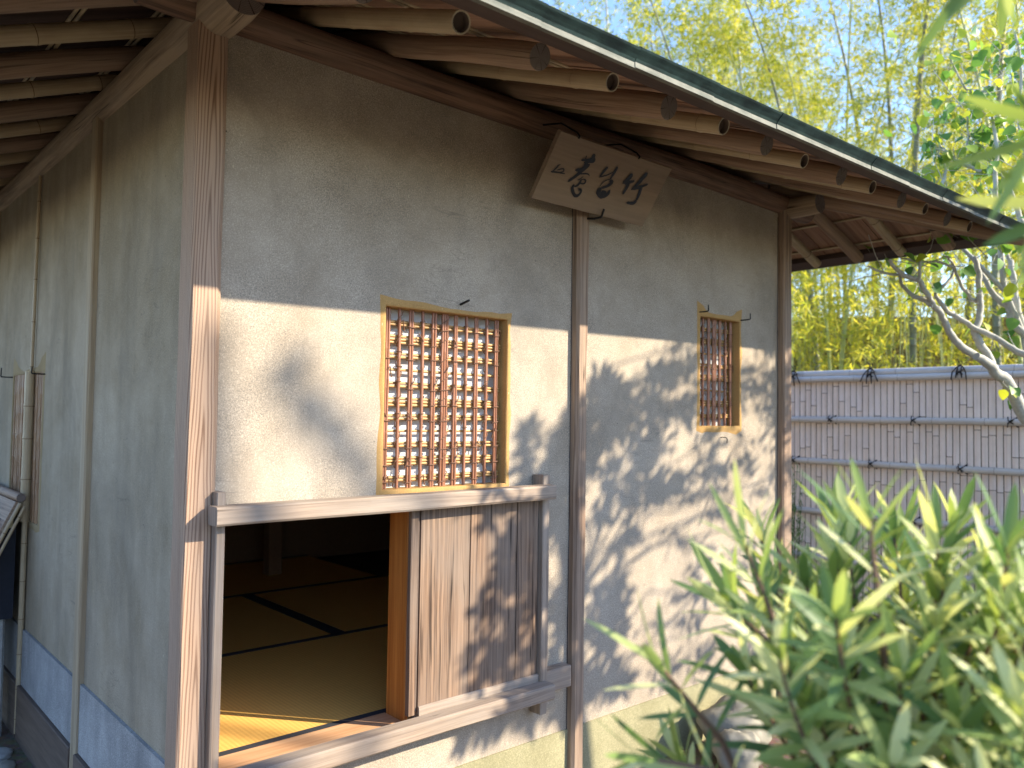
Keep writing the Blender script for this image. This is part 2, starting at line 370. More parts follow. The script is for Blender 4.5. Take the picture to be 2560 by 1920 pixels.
def tatami():
    t = NT('tatami_weave'); tc = t.n('ShaderNodeTexCoord').outputs['Object']; s_ = t.n('ShaderNodeSeparateXYZ', {0: tc})
    w1 = t.math('SINE', t.math('MULTIPLY', s_.outputs[0], 2*math.pi/.015)); w2 = t.math('SINE', t.math('MULTIPLY', s_.outputs[1], 2*math.pi/.0065))
    n1 = t.noise(t.scalev(tc, 12, 240, 1), 1.0, 3, .6); n2 = t.noise(tc, 5.0, 3)
    h = t.math('MULTIPLY_ADD', t.math('MULTIPLY', w1, w2), .22, t.math('MULTIPLY_ADD', n1, .5, t.math('MULTIPLY', w1, .12)))
    c = t.mix(t.ramp(h, [(0.0, 0.0), (.55, 1.0)]), (.66, .34, .075), (.98, .60, .16)); c = t.mix(t.math('MULTIPLY', n2, .4), c, (.80, .45, .12))
    return t.finish(c, .6, h, .4, .0015, .3)
M['tatami'] = tatami()
M['hem'] = flat('mat_border_cloth', (.035, .038, .045), .7, .4)
M['ceil'] = flat('dark_ceiling', (.12, .08, .05), .9)
M['inwall'] = flat('brown_inner_clay', (.22, .13, .075), .95)

def ground():
    t = NT('gravel_soil'); tc = t.n('ShaderNodeTexCoord').outputs['Object']
    a = t.noise(tc, 1.2, 5, .6); b = t.noise(tc, 30.0, 4, .7)
    v = t.n('ShaderNodeTexVoronoi', {'Vector': tc, 'Scale': 38.0}).outputs['Color']
    c = t.mix(a, (.12, .09, .06), (.22, .18, .13)); c = t.mix(t.math('MULTIPLY', b, .5), c, (.08, .065, .045)); c = t.mix(.22, c, v, 'SOFT_LIGHT')
    return t.finish(c, .95, b, .8, .01, .1)
M['ground'] = ground()
def hillm():
    t = NT('leaf_litter_slope'); tc = t.n('ShaderNodeTexCoord').outputs['Object']
    a = t.noise(tc, 2.0, 5, .7); b = t.noise(tc, 25.0, 4, .7)
    c = t.ramp(t.math('MULTIPLY_ADD', b, .6, t.math('MULTIPLY', a, .4)), [(.3, (.05, .045, .02)), (.5, (.16, .13, .05)), (.7, (.34, .28, .12))])
    return t.finish(c, .95, b, 1.0, .05, .05)
M['hill'] = hillm()
M['rock'] = flat('mossy_rock', (.25, .235, .19), .95, .1, 0, 14, .5)
M['stone'] = flat('grey_stone', (.40, .40, .37), .9, .1, 0, 25, .45)
M['bark_pale'] = flat('pale_grey_bark', (.42, .41, .36), .85, .15, 0, 45, .45)
M['bark_brown'] = flat('brown_bark', (.19, .12, .085), .9, .1, 0, 50, .4)
M['culm'] = bambmat('living_culm', (.20, .21, .13), (.13, .145, .10), .3, .45)
M['culm_y'] = bambmat('yellow_culm', (.40, .42, .14), (.28, .31, .10), .2, .45)
M['culm_p'] = bambmat('powdery_culm', (.46, .48, .44), (.33, .36, .33), .2, .6)
M['leaf_b'] = leafmat('bamboo_leaf_yellow', (.24, .32, .05), (.52, .53, .075), (.80, .70, .13), .6)
M['leaf_bg'] = leafmat('bamboo_leaf_green', (.13, .20, .05), (.36, .44, .075), (.68, .64, .13), .55)
M['leaf_r'] = leafmat('heart_leaf', (.09, .22, .07), (.19, .36, .08), (.56, .60, .07), .5, .4)
M['leaf_p'] = leafmat('podocarpus_leaf', (.09, .19, .08), (.34, .44, .13), (.88, .86, .46), .42, .45, .3)
M['leaf_s'] = leafmat('fern_leaf', (.05, .12, .03), (.1, .22, .05), (.18, .3, .07), .3)
M['leaf_h'] = leafmat('hedge_leaf', (.02, .05, .02), (.035, .08, .025), (.06, .11, .03), .15, .4, .3)

# build() default origin: bottom centre of the part
_b0 = MB.build
def _build(s, name, mats, parent=None, origin=None):
    if origin is None:
        xs = [v[0] for v in s.v]; ys = [v[1] for v in s.v]; zs = [v[2] for v in s.v]
        origin = ((min(xs)+max(xs))/2, (min(ys)+max(ys))/2, min(zs))
    return _b0(s, name, mats, parent, origin)
MB.build = _build
rnd = random.Random(7); random.seed(11)

# ================================================================== setting: ground and slope
g = MB(); N = 90
def gz(x, y):
    h = .02*nz(x*.9, y*.9) + .012*nz(x*4, y*4, 3)
    if x > 7.2: h += min(9, x-7.2)*.10 + .25*nz(x*.3, y*.3)*min(1, (x-7.2)/3)
    if x > 11: h += min(5, x-11)*.52
    return h
xs = [-60, -40, -25, -15, -8] + [-6+.35*i for i in range(75)] + [21, 23, 26, 30, 36, 44, 60]
ys = [-60, -40, -25, -15, -9] + [-6+.4*i for i in range(62)] + [20, 23, 27, 32, 40, 60]
for y in ys:
    for x in xs: g.v.append((x, y, gz(x, y)))
nx = len(xs)
for j in range(len(ys)-1):
    for i in range(nx-1):
        a = j*nx+i; g.face((a, a+1, a+nx+1, a+nx), [(0, 0)]*4, 0 if xs[i] < 7.4 else 1, True)
gr = g.build('ground', [M['ground'], M['hill']], None, (0, 0, 0)); tag(gr, kind='structure')

# ================================================================== tea house
HX, HY = .85, 2.3
T = thing('tea_house', 'small plastered tea house with wooden posts, deep bamboo raftered eaves and a low sliding door', 'tea house', (HX, HY, 0))

def wall_cells(mb, P, s0, s1, z0, z1, holes, depth, mi=0):
    ss = sorted({s0, s1} | {h[0] for h in holes} | {h[1] for h in holes}); zz = sorted({z0, z1} | {h[2] for h in holes} | {h[3] for h in holes})
    for i in range(len(ss)-1):
        for k in range(len(zz)-1):
            cs, cz = (ss[i]+ss[i+1])/2, (zz[k]+zz[k+1])/2
            if any(h[0] < cs < h[1] and h[2] < cz < h[3] for h in holes): continue
            for n in (0, -depth): mb.quad(P(ss[i], zz[k], n), P(ss[i+1], zz[k], n), P(ss[i+1], zz[k+1], n), P(ss[i], zz[k+1], n), mi)
    for (a, b, z0_, z1_) in [(s0, s1, z0, z1)]:
        mb.quad(P(a, z0_, 0), P(a, z1_, 0), P(a, z1_, -depth), P(a, z0_, -depth)); mb.quad(P(b, z0_, 0), P(b, z1_, 0), P(b, z1_, -depth), P(b, z0_, -depth))
        mb.quad(P(a, z1_, 0), P(b, z1_, 0), P(b, z1_, -depth), P(a, z1_, -depth)); mb.quad(P(a, z0_, 0), P(b, z0_, 0), P(b, z0_, -depth), P(a, z0_, -depth))
PF = lambda s, z, n: (s, 2.3-n, z)          # front wall: n = out of the wall
PS = lambda s, z, n: (.85-n, s, z)          # side wall
W1 = (1.474, 2.008, 1.250, 1.860); W2 = (3.222, 3.552, 1.468, 1.988); W3 = (4.10, 4.735, .985, 1.665)
DO = (.905, 1.58, .46, 1.205)
mb = MB(); wall_cells(mb, PF, .88, 3.99, .268, 2.68, [W1, W2, DO], .075); mb.build('plaster_wall', M['plaster'], T)
mb = MB(); wall_cells(mb, PF, .88, 3.99, -.1, .268, [], .09)
for v_ in range(len(mb.v)): mb.v[v_] = (mb.v[v_][0], mb.v[v_][1]-.006, mb.v[v_][2])
mb.build('foundation_wall', M['plaster_low'], T)
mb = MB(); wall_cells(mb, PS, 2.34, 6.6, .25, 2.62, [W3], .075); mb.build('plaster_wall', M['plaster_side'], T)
mb = MB(); box(mb, (3.93, 2.37, .0), (4.0, 6.6, 2.62)); box(mb, (.87, 6.55, 0), (4.0, 6.62, 2.62)); mb.build('plaster_wall', M['plaster'], T)
# interior shell
mb = MB(); box(mb, (.926, 2.377, .44), (.945, 6.5, 2.3)); box(mb, (3.89, 2.377, .44), (3.925, 6.5, 2.3)); box(mb, (.95, 5.46, .44), (3.885, 5.5, 2.3)); wall_cells(mb, lambda s, z, n: (s, 2.38-n, z), .95, 3.88, .47, 2.3, [W1, W2, (.90, 1.62, .40, 1.24)], .02); mb.build('inner_wall', M['inwall'], T)
mb = MB(); box(mb, (.9, 2.38, 2.31), (3.92, 6.5, 2.34)); mb.build('ceiling', M['ceil'], T)
mb = MB(); box(mb, (.9, 2.38, .36), (3.92, 6.5, .415)); mb.build('floor_deck', M['base'], T)
mb = MB(); timber(mb, (2.36, 4.95, .42), (2.36, 4.95, 2.3), .09, .09, .006, (0, 1, 0)); mb.build('alcove_post', M['inwall'], T)

# posts
mb = MB(); timber(mb, (.865, 2.312, .0), (.865, 2.312, 2.60), .090, .094, .01, (0, 1, 0), jit=.0025, step=.05, cs=(.006, .006, .016, .006), seed=3); mb.build('corner_post', [M['post'], M['end']], T)
mb = MB(); timber(mb, (2.388, 2.304, .0), (2.388, 2.304, 2.62), .070, .080, .012, (0, 1, 0), jit=.002, step=.06, cs=(.006, .006, .015, .012), seed=9); mb.build('wall_post', M['post2'], T)
mb = MB(); timber(mb, (3.955, 2.305, .0), (3.955, 2.305, 2.62), .085, .085, .01, (0, 1, 0), jit=.002, step=.06, seed=15); mb.build('corner_post', M['post2'], T)
mb = MB(); timber(mb, (.866, 3.333, .0), (.866, 3.333, 2.60), .078, .066, .01, (0, 1, 0), jit=.002, step=.06, cs=(.006, .016, .016, .006), seed=20); mb.build('wall_post', M['post_pale'], T)
mb = MB(); timber(mb, (.866, 5.3, .0), (.866, 5.3, 2.60), .078, .08, .01, (0, 1, 0)); mb.build('wall_post', M['post_pale'], T)
def gap(x, z0, z1):
    mb = MB(); n = 60; pts = [(x+.0016*nz(i*.7, x*50)+.0008*nz(i*2.9, x*9), 2.2995, z0+(z1-z0)*i/n) for i in range(n+1)]
    tube(mb, pts, lambda i: .0011+.0009*abs(nz(i*1.3, x*70)), 5); mb.build('plaster_crack', M['navy'], T)
gap(.9115, 1.28, 2.60); gap(2.3515, .02, 2.58); gap(2.425, .05, 2.2); gap(3.911, .3, 2.58)
# beams (round logs)
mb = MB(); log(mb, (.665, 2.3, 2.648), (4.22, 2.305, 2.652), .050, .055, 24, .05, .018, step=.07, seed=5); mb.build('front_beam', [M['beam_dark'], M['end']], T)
def side_beam(x, r0, r1, sd, name):
    mb = MB(); log(mb, (x, 2.10, 2.634), (x, 6.9, 2.652), r0, r1, 26, .05, .012, step=.06, seed=sd); mb.build(name, [M['beam'], M['end']], T)
side_beam(.876, .070, .058, 12, 'side_beam'); side_beam(3.985, .056, .054, 31, 'side_beam')

# skirt and base boards of the side wall
mb = MB()
for (a, b) in ((2.36, 3.298), (3.368, 4.27), (4.30, 5.26)):
    box(mb, (.838, a, .252), (.8495, b, .497))
o = mb.build('skirt_board', M['skirt'], T)
mb = MB()
for (a, b) in ((2.36, 3.298), (3.368, 4.27), (4.30, 6.5)): timber(mb, (.838, a, .13), (.838, b, .13), .03, .24, .003, (0, 0, 1))
mb.build('base_board', M['base'], T)
# bamboo pole in front of the side wall and its window
mb = MB()
bamboo(mb, (.838, 4.262, 2.58), (.838, 4.285, 1.665), .0075, 10, .19, False, first=.12)
bamboo(mb, (.832, 4.285, 1.672), (.832, 4.29, .985), .021, 14, .17, False, first=.16)
bamboo(mb, (.834, 4.29, .985), (.834, 4.29, .03), .0125, 12, .15, False, first=.1)
mb.build('bamboo_pole', [M['bam'], M['bam_ring'], M['dark'], M['bam_cut']], T)

# ---------------------------------------------------------------- windows
def surround(P, W, depth, spikes, seed, low=.02):
    s0, s1, z0, z1 = W; mb = MB(); rr = random.Random(seed); K = 14
    inner, outer = [], []
    def side(ax, ay, bx, by, ox, oy, sp0, sp1):
        for i in range(K):
            t = i/K; x, z = ax+(bx-ax)*t, ay+(by-ay)*t
            m_ = .022+.012*nz(x*9+seed, z*9)+(low-.02 if oy < 0 else 0); e = 0
            if sp0: e += sp0*math.exp(-(t/.13)**2)
            if sp1: e += sp1*math.exp(-((1-t)/.13)**2)
            inner.append((x, z)); outer.append((x+ox*m_+(-.022*(ox == 0)*(i == 0)*(1 if bx > ax else -1)), z+oy*(m_+e)+(.0)))
    side(s0, z0, s1, z0, 0, -1, .012, .012)
    side(s1, z0, s1, z1, 1, 0, 0, 0)
    side(s1, z1, s0, z1, 0, 1, spikes[1], spikes[0])
    side(s0, z1, s0, z0, -1, 0, 0, 0)
    n = len(inner)
    for i in range(n):
        # pull the outer corners out diagonally
        if i % K == 0:
            q = i//K; dx, dz = ((-1, -1), (1, -1), (1, 1), (-1, 1))[q]; x, z = inner[i]
            sp = (0, 0, spikes[1], spikes[0])[q]; outer[i] = (x+dx*.026, z+dz*(.026+sp))
    base = len(mb.v)
    for (x, z), (a, b) in zip(inner, outer):
        mx, mz = x+(a-x)*.55, z+(b-z)*.55
        mb.v += [P(x, z, -depth), P(x, z, .001), P(x+(a-x)*.12, z+(b-z)*.12, .0038), P(mx, mz, .0034), P(a, b, -.0006)]
    for i in range(n):
        j = (i+1) % n
        for k in range(4):
            mb.face((base+i*5+k, base+j*5+k, base+j*5+k+1, base+i*5+k+1), None, 0, k > 1)
    return mb

def reed(mb, a, b, r, mi=0, seg=8, node=.16):
    a = Vector(a); b = Vector(b); L = (b-a).length; d = (b-a)/L; sd = rnd.random()*90; pts = []; rs = []; x = 0; nxt = rnd.uniform(.02, node)
    st = [0]
    while nxt < L-.01: st += [nxt-.004, nxt-.001, nxt+.001, nxt+.005]; nxt += node*rnd.uniform(.8, 1.2)
    st.append(L)
    for i, x in enumerate(st):
        pts.append(a+d*x+Vector((nz(x*5, sd), nz(x*5, sd+3), nz(x*5, sd+7)))*.0022); rs.append(r*(1.12 if 0 < i < len(st)-1 and (i % 4 in (2, 3)) else 1.0))
    sweep(mb, pts, lambda i: [(rs[i]*math.cos(q*2*math.pi/seg), rs[i]*math.sin(q*2*math.pi/seg)) for q in range(seg)], None, True, mi, mi)

def ring_tie(mb, P, s, z, w, n, r=.0019, tilt=.2):
    pts = []
    for q in range(13):
        a = q/12*2*math.pi; pts.append(Vector(P(s+w*math.cos(a), z+tilt*w*math.cos(a)*rnd.uniform(.8, 1.2), n+.008*math.sin(a))))
    tube(mb, pts, r, 6, caps=False)
def strand(mb, P, pts, r=.0019):
    tube(mb, [Vector(P(*p)) for p in pts], r, 6)

def lattice_window(P, W, cols, rows, seed, nlat, depth, name, spikes, low=.02, glow=None):
    s0, s1, z0, z1 = W; w, h = s1-s0, z1-z0
    fr = surround(P, W, depth, spikes, seed, low).build(name, M['ochre'], T)
    mv = MB(); mh = MB(); mt = MB(); nc = len(cols); R_ = .0053
    cx = [s0+w*(i+.55)/(nc+.1) for i in range(nc)]
    rz_ = [z1-h*f_ for f_, _ in rows]
    for x, c in zip(cx, cols):
        for k in range(c):
            xx = x+(k-(c-1)/2)*.0098; dx = rnd.uniform(-.002, .002); rr = R_*(1.12 if c == 1 else rnd.uniform(.85, 1))
            reed(mv, P(xx+dx, z0-.002, -nlat), P(xx-dx, z1+.002, -nlat), rr)
    for z, (f_, c) in zip(rz_, rows):
        for k in range(c):
            zz = z+(k-(c-1)/2)*.0105; dz = rnd.uniform(-.002, .002)
            reed(mh, P(s0+.001, zz+dz, -nlat-.0105), P(s1-.001, zz-dz, -nlat-.0105), R_*rnd.uniform(.8, 1))
    for i, (x, c) in enumerate(zip(cx, cols)):
        for j, (z, (f_, rc)) in enumerate(zip(rz_, rows)):
            if rc >= 2 and c >= 2 and rnd.random() < .75:
                ring_tie(mt, P, x, z-.012+rnd.uniform(-.004, .004), .0075*c*.9+.003, -nlat, tilt=rnd.uniform(-.1, .25))
            elif c == 1 and rnd.random() < .5: ring_tie(mt, P, x, z+.012, .0085, -nlat, tilt=rnd.uniform(-.1, .25))
        if c == 1 or c == 3:       # vine winding down the column
            pts = []; zz = z1-.01; k = 0; am = .012 if c == 1 else .02
            while zz > z0+.03 and (c == 3 or i in (1, nc-2)):
                pts.append((x+am*math.cos(k*1.05)+rnd.uniform(-.001, .001), zz, -nlat+.0075*math.sin(k*1.05)-.001)); zz -= .0115; k += 1
            if len(pts) > 2: strand(mt, P, pts)
    for _ in range(int(nc*2.2)):    # cut ends sticking out
        x = rnd.choice(cx); z = rnd.choice(rz_); sg_ = rnd.choice((-1, 1))
        strand(mt, P, [(x, z, -nlat+.006), (x+sg_*.008, z+.010, -nlat+.009), (x+sg_*.018, z+.026*rnd.choice((-1, 1)), -nlat+.003)])
    for mm, nm, mt_ in ((mv, 'upright_reeds', 'reed_v'), (mh, 'cross_reeds', 'reed_h'), (mt, 'vine_tie', 'vine')):
        if mm.v: mm.build(nm, M[mt_], fr)
    pp = MB(); pp.quad(P(s0-.01, z0-.01, -depth), P(s1+.01, z0-.01, -depth), P(s1+.01, z1+.01, -depth), P(s0-.01, z1+.01, -depth))
    pp.build('paper_screen', M['paper'], fr)
    return fr
o = lattice_window(PF, W1, [2, 1, 2, 1, 2, 3, 2, 1, 2, 1, 2], [(.08, 2), (.173, 3), (.26, 2), (.343, 1), (.427, 2), (.52, 3), (.604, 2), (.682, 1), (.76, 2), (.85, 3), (.946, 2)], 4, .030, .066, 'lattice_window', (.012, .004), .034)
o['label'] = 'larger reed lattice window above the low door'
o = lattice_window(PF, W2, [2, 1, 2, 3, 2, 1, 2], [(.10, 2), (.21, 3), (.33, 1), (.44, 2), (.55, 3), (.67, 1), (.79, 3), (.91, 2)], 8, .034, .072, 'lattice_window', (.05, .045), .03)
o['label'] = 'narrow reed lattice window at the far end of the front wall'
# side window: close-set reeds
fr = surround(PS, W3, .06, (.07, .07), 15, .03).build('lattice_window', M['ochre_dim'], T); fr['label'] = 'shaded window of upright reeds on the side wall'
mv = MB(); x = 4.125
while x < 4.72:
    reed(mv, PS(x, .983, -.004-rnd.uniform(0, .006)), PS(x+rnd.uniform(-.004, .004), 1.668, -.005), .0062, node=.11)
    x += rnd.choice((.014, .030, .034))
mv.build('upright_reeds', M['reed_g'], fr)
pp = MB(); pp.quad(PS(4.09, .98, -.058), PS(4.745, .98, -.058), PS(4.745, 1.67, -.058), PS(4.09, 1.67, -.058)); pp.build('shutter_board', M['base'], fr)

# iron hooks and nails on the walls (parts of the house)
def hook(P, s, z, ln, up, r=.0032, dirs=1, parent=T):
    mb = MB(); tube(mb, [Vector(P(s, z, -.01)), Vector(P(s, z-.001, ln*.55)), Vector(P(s, z, ln)), Vector(P(s, z+.003, ln+.003)), Vector(P(s, z+up, ln+.002))], lambda i: r*(1, 1, 1, 1, .8)[i], 8)
    return mb.build('iron_hook', M['iron'], parent)
hook(PF, 3.214, 2.006, .05, .030); hook(PF, 3.560, 1.998, .055, .030)
hook(PS, 4.082, 1.655, .05, .03); hook(PS, 4.77, 1.658, .05, .045)
mb = MB(); timber(mb, PF(1.785, 1.893, -.01), PF(1.785, 1.906, .05), .007, .006, .001); mb.build('iron_nail', M['iron'], T)
mb = MB(); tube(mb, [Vector(PF(3.395, 1.412, -.01)), Vector(PF(3.395, 1.413, .03)), Vector(PF(3.40, 1.405, .035)), Vector(PF(3.398, 1.385, .034))], .0022, 6); mb.build('iron_nail', M['iron'], T)

# ---------------------------------------------------------------- entrance
mb = MB(); timber(mb, (.882, 2.2225, 1.214), (2.172, 2.2225, 1.217), .065, .052, .006, (0, 0, 1), jit=.0015, seed=4); mb.build('door_rail', [M['rail'], M['end2']], T, (1.5, 2.22, 1.19))
mb = MB(); timber(mb, (.911, 2.266, .36), (.911, 2.266, 1.276), .026, .062, .003, (0, 1, 0)); mb.build('door_stile', [M['rail'], M['end2']], T)
mb = MB(); timber(mb, (2.166, 2.268, .385), (2.166, 2.268, 1.278), .036, .062, .003, (0, 1, 0)); mb.build('door_stile', [M['rail'], M['end2']], T)
mb = MB(); timber(mb, (.926, 2.214, .478), (2.170, 2.214, .480), .062, .056, .005, (0, 0, 1), jit=.0015); mb.build('door_rail', [M['rail'], M['end2']], T)
mb = MB(); timber(mb, (1.603, 2.273, .491), (2.322, 2.273, .494), .050, .083, .004, (0, 0, 1)); mb.build('door_track', [M['rail'], M['end2']], T)
mb = MB(); timber(mb, (.926, 2.333, .449), (1.5775, 2.333, .449), .172, .052, .003, (0, 0, 1)); mb.build('sill', M['sill'], T)
mb = MB(); timber(mb, (1.5865, 2.354, .47), (1.5865, 2.354, 1.205), .018, .112, .003, (0, 1, 0)); timber(mb, (1.588, 2.291, .47), (1.588, 2.291, 1.205), .014, .01, .001, (0, 1, 0)); mb.build('door_jamb', M['jamb'], T)
mb = MB(); timber(mb, (.905, 2.365, 1.222), (1.6, 2.365, 1.222), .10, .035, .003, (0, 0, 1)); mb.build('lintel', M['jamb'], T)
# sliding door
dw = MB(); timber(dw, (1.5685, 2.252, .513), (1.5685, 2.252, 1.190), .027, .020, .002, (0, 1, 0), seed=6)
door = dw.build('sliding_door', M['plank'], T); door['label'] = 'low weathered plank door slid open to the right'
pk = MB(); xs_ = [1.601, 1.815, 2.037, 2.146]
for i in range(3):
    pk = MB(); timber(pk, ((xs_[i]+xs_[i+1])/2, 2.262, .514), ((xs_[i]+xs_[i+1])/2, 2.262, 1.190), xs_[i+1]-xs_[i]-.003, .010, .0015, (0, 1, 0), jit=.0012, seed=21+i*3); pk.build('plank', M['plank'], door)
pk = MB(); timber(pk, (1.592, 2.2635, .514), (1.592, 2.2635, 1.190), .016, .004, .0005, (0, 1, 0)); pk.build('groove_strip', M['dark'], door)

# ---------------------------------------------------------------- eaves and roof
EX0, EX1, EY0, EY1 = -.06, 4.93, 1.40, 7.2; SL = .38; ZE = 2.47
def zu(d): return ZE+SL*d
# rafters; alternating bamboo and log
def rafter(p0, p1, kind, idx):
    if kind == 'b':
        mb = MB(); bamboo(mb, p0, p1, rnd.uniform(.0265, .0295), 18, rnd.uniform(.24, .34)); return mb.build('bamboo_rafter', BAMS, T)
    r = rnd.uniform(.037, .042); mb = MB(); log(mb, p0, p1, r, r*.9, 20, .07, .008); return mb.build('log_rafter', [M['log'], M['end']], T)
for k in range(-4, 13):
    x = 1.19+.2737*k; ye = 1.55+rnd.uniform(-.012, .008); y1 = 2.62
    if x < HX: y1 = min(y1, EY0+(x-EX0)-.03)
    if x > 4.03: y1 = min(y1, EY0+(EX1-x)-.02)
    if y1-ye < .15: continue
    b = k % 2 == 0; zc = 2.470+(.004 if b else 0)
    rafter((x, ye, zc), (x+rnd.uniform(-.006, .006), y1, zc+SL*(y1-ye)), 'b' if b else 'l', k)
for k in range(-3, 13):
    y = 2.7+.3*k; x1 = 1.12; xe = .09
    if y < 2.3: x1 = min(x1, EX0+(y-EY0)-.03)
    if x1-xe < .15: continue
    b = k % 2 == 0; rafter((xe, y, 2.470), (x1, y+rnd.uniform(-.006, .006), 2.470+SL*(x1-xe)), 'b' if b else 'l', k)
for k in range(-3, 13):
    y = 2.29+.26*k; x1 = 3.75; xe = 4.80
    if y < 2.3: x1 = max(x1, EX1-(y-EY0)+.03)
    if xe-x1 < .12: continue
    b = k % 2 != 0; rafter((xe, y, 2.452), (x1, y, 2.452+SL*(xe-x1)), 'b' if b else 'l', k)
for (a, b) in (((4.90, 1.43, 2.455), (3.95, 2.38, 2.735)), ((-.03, 1.43, 2.455), (.92, 2.38, 2.735))):
    mb = MB(); log(mb, a, b, .043, .046, 20, .05, .006); mb.build('hip_rafter', [M['log'], M['end2']], T)
# split bamboo laths in pairs under the boards
def lath(a, b, parent):
    a = Vector(a); b = Vector(b); mb = MB(); d = (b-a).normalized(); s = d.cross(Vector((0, 0, 1))).normalized()
    for o_ in (-.0085, .0085):
        n = max(2, int((b-a).length/.25)); pts = [a.lerp(b, i/n)+s*o_+Vector((0, 0, .0015*nz(i*.7, o_*900))) for i in range(n+1)]
        sweep(mb, pts, lambda i: [(.0065, .002), (.0055, -.0025), (.002, -.0045), (-.002, -.0045), (-.0055, -.0025), (-.0065, .002)], (0, 0, 1), True)
    return mb.build('eave_lath', M['lath'], parent)
for d in (.17, .42, .67, .92):
    z = zu(d)-.004
    lath((EX0+d, EY0+d, z), (EX1-d, EY0+d, z), T)
    lath((EX0+d, EY0+d, z), (EX0+d, EY1-d, z), T)
    lath((EX1-d, EY0+d, z), (EX1-d, EY1-d, z), T)
# underside boards: planks run up the slope
def planks(side, mat, w=.19):
    mb = MB(); a0, a1 = (EX0, EX1) if side == 'f' else (EY0, EY1); a = a0; k = 0
    while a < a1-.01:
        b = min(a1, a+w*rnd.uniform(.9, 1.1))
        def lim(q): return max(.0, min(1.25, q-a0, a1-q))
        e = .003*(k % 2); g_ = .0015
        def pt(q, d, up):
            z = zu(d)+e+up
            return (q, EY0+d, z) if side == 'f' else ((EX0+d, q, z) if side == 'l' else (EX1-d, q, z))
        A, B = a+g_, b-g_; n = len(mb.v)
        P_ = [pt(A, .012, 0), pt(B, .012, 0), pt(B, lim(B), 0), pt(A, lim(A), 0), pt(A, .012, .012), pt(B, .012, .012), pt(B, lim(B), .012), pt(A, lim(A), .012)]
        mb.v += P_
        for q in ((0, 1, 2, 3), (4, 5, 6, 7), (0, 1, 5, 4), (1, 2, 6, 5), (2, 3, 7, 6), (3, 0, 4, 7)):
            mb.face([n+i for i in q], [((P_[i][0] if side == 'f' else P_[i][1]), (P_[i][1] if side == 'f' else P_[i][0])) for i in q], 0)
        a = b; k += 1
    return mb.build('eave_boards', mat, T)
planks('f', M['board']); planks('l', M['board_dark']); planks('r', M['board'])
# fascia + copper edging in overlapping lengths
def prof_strip(mb, pts2d, A, B, out, mi, closed=True):
    """extrude the (out, z) outline from A to B"""
    n = len(mb.v); k = len(pts2d)
    for P_ in (A, B):
        for (o_, z) in pts2d: mb.v.append((P_[0]+out[0]*o_, P_[1]+out[1]*o_, z+P_[2]))
    L = (Vector(B)-Vector(A)).length
    for i in range(k if closed else k-1):
        j = (i+1) % k; mb.face((n+i, n+j, n+k+j, n+k+i), [(i*.02, 0), (i*.02+.02, 0), (i*.02+.02, L), (i*.02, L)], mi)
    if closed:
        mb.face(range(n, n+k), None, mi); mb.face(range(n+k, n+2*k), None, mi)
C4 = [(EX0, EY0), (EX1, EY0), (EX1, EY1), (EX0, EY1)]
outs = [(0, -1), (1, 0), (0, 1), (-1, 0)]
fas = MB(); tl = MB(); tu = MB()
for q in range(4):
    a = Vector((*C4[q], 0)); b = Vector((*C4[(q+1) % 4], 0)); o_ = outs[q]; dd = (b-a).normalized(); Lq = (b-a).length
    i_ = Vector((-o_[0], -o_[1], 0))
    prof_strip(fas, [(-.012, ZE-.021), (-.105, ZE+.008), (-.105, ZE+.038), (-.012, ZE+.006)], a+i_*0+dd*.012, b-dd*.012, o_, 0)
    x = 0.0; k = 0
    while x < Lq-.001:
        l = min(.34*rnd.uniform(.95, 1.05), Lq-x); e = .0016*(k % 2)+rnd.uniform(-.0006, .0006); dz = rnd.uniform(-.0012, .0012)
        p = a+dd*(x-.004 if k else x); r_ = a+dd*(x+l)
        p = Vector((p.x, p.y, dz)); r_ = Vector((r_.x, r_.y, dz+rnd.uniform(-.001, .001)))
        prof_strip(tl, [(-.010, ZE-.023), (.004+e, ZE-.023), (.003+e, ZE-.008), (-.010, ZE-.008)], p, r_, o_, 0)
        prof_strip(tu, [(.003+e, ZE-.0075), (.007+e, ZE+.000), (.015+e, ZE+.009), (.024+e, ZE+.018), (.027+e, ZE+.023), (.020+e, ZE+.028), (-.06, ZE+.052), (-.06, ZE+.010), (-.010, ZE-.0075)], p, r_, o_, 0)
        x += l; k += 1
fas.build('fascia_board', M['fascia'], T)
ro = MB()
zt = ZE+.050; rz = zt+SL*(EX1-EX0)/2; xm = (EX0+EX1)/2; ya, yb = EY0+(EX1-EX0)/2, EY1-(EX1-EX0)/2
c = [(EX0-.0, EY0-.0, zt-.0), (EX1, EY0, zt), (EX1, EY1, zt), (EX0, EY1, zt), (xm, ya, rz), (xm, yb, rz)]
n = 0; ro.v = [(x+(0.02 if x == EX0 else -.02 if x == EX1 else 0), y+(.02 if y == EY0 else -.02 if y == EY1 else 0), z) for x, y, z in c]+[(x, y, z-.03) for x, y, z in c]
for f_ in ((0, 1, 4), (1, 2, 5, 4), (2, 3, 5), (3, 0, 4, 5)): ro.face(f_); ro.face([i+6 for i in f_])
roof = ro.build('roof', M['cop_top'], T)
tl.build('eave_lip', M['cop_pale'], roof); tu.build('eave_edging', M['cop_dark'], roof)
mb = MB(); timber(mb, (xm, ya-.1, rz+.01), (xm, yb+.1, rz+.01), .16, .09, .01, (0, 0, 1)); mb.build('ridge_cap', M['cop_top'], roof)

# the old roof is a little out of level: it climbs gently toward the right
for o_ in T.children_recursive:
    if o_.name.split('.')[0] in ('roof', 'eave_lip', 'eave_edging', 'ridge_cap', 'fascia_board', 'eave_boards', 'eave_lath', 'bamboo_rafter', 'log_rafter', 'hip_rafter'):
        w0 = parent_world(o_)
        for v_ in o_.data.vertices: v_.co.z += .014*(v_.co.x+w0.x-2.6)

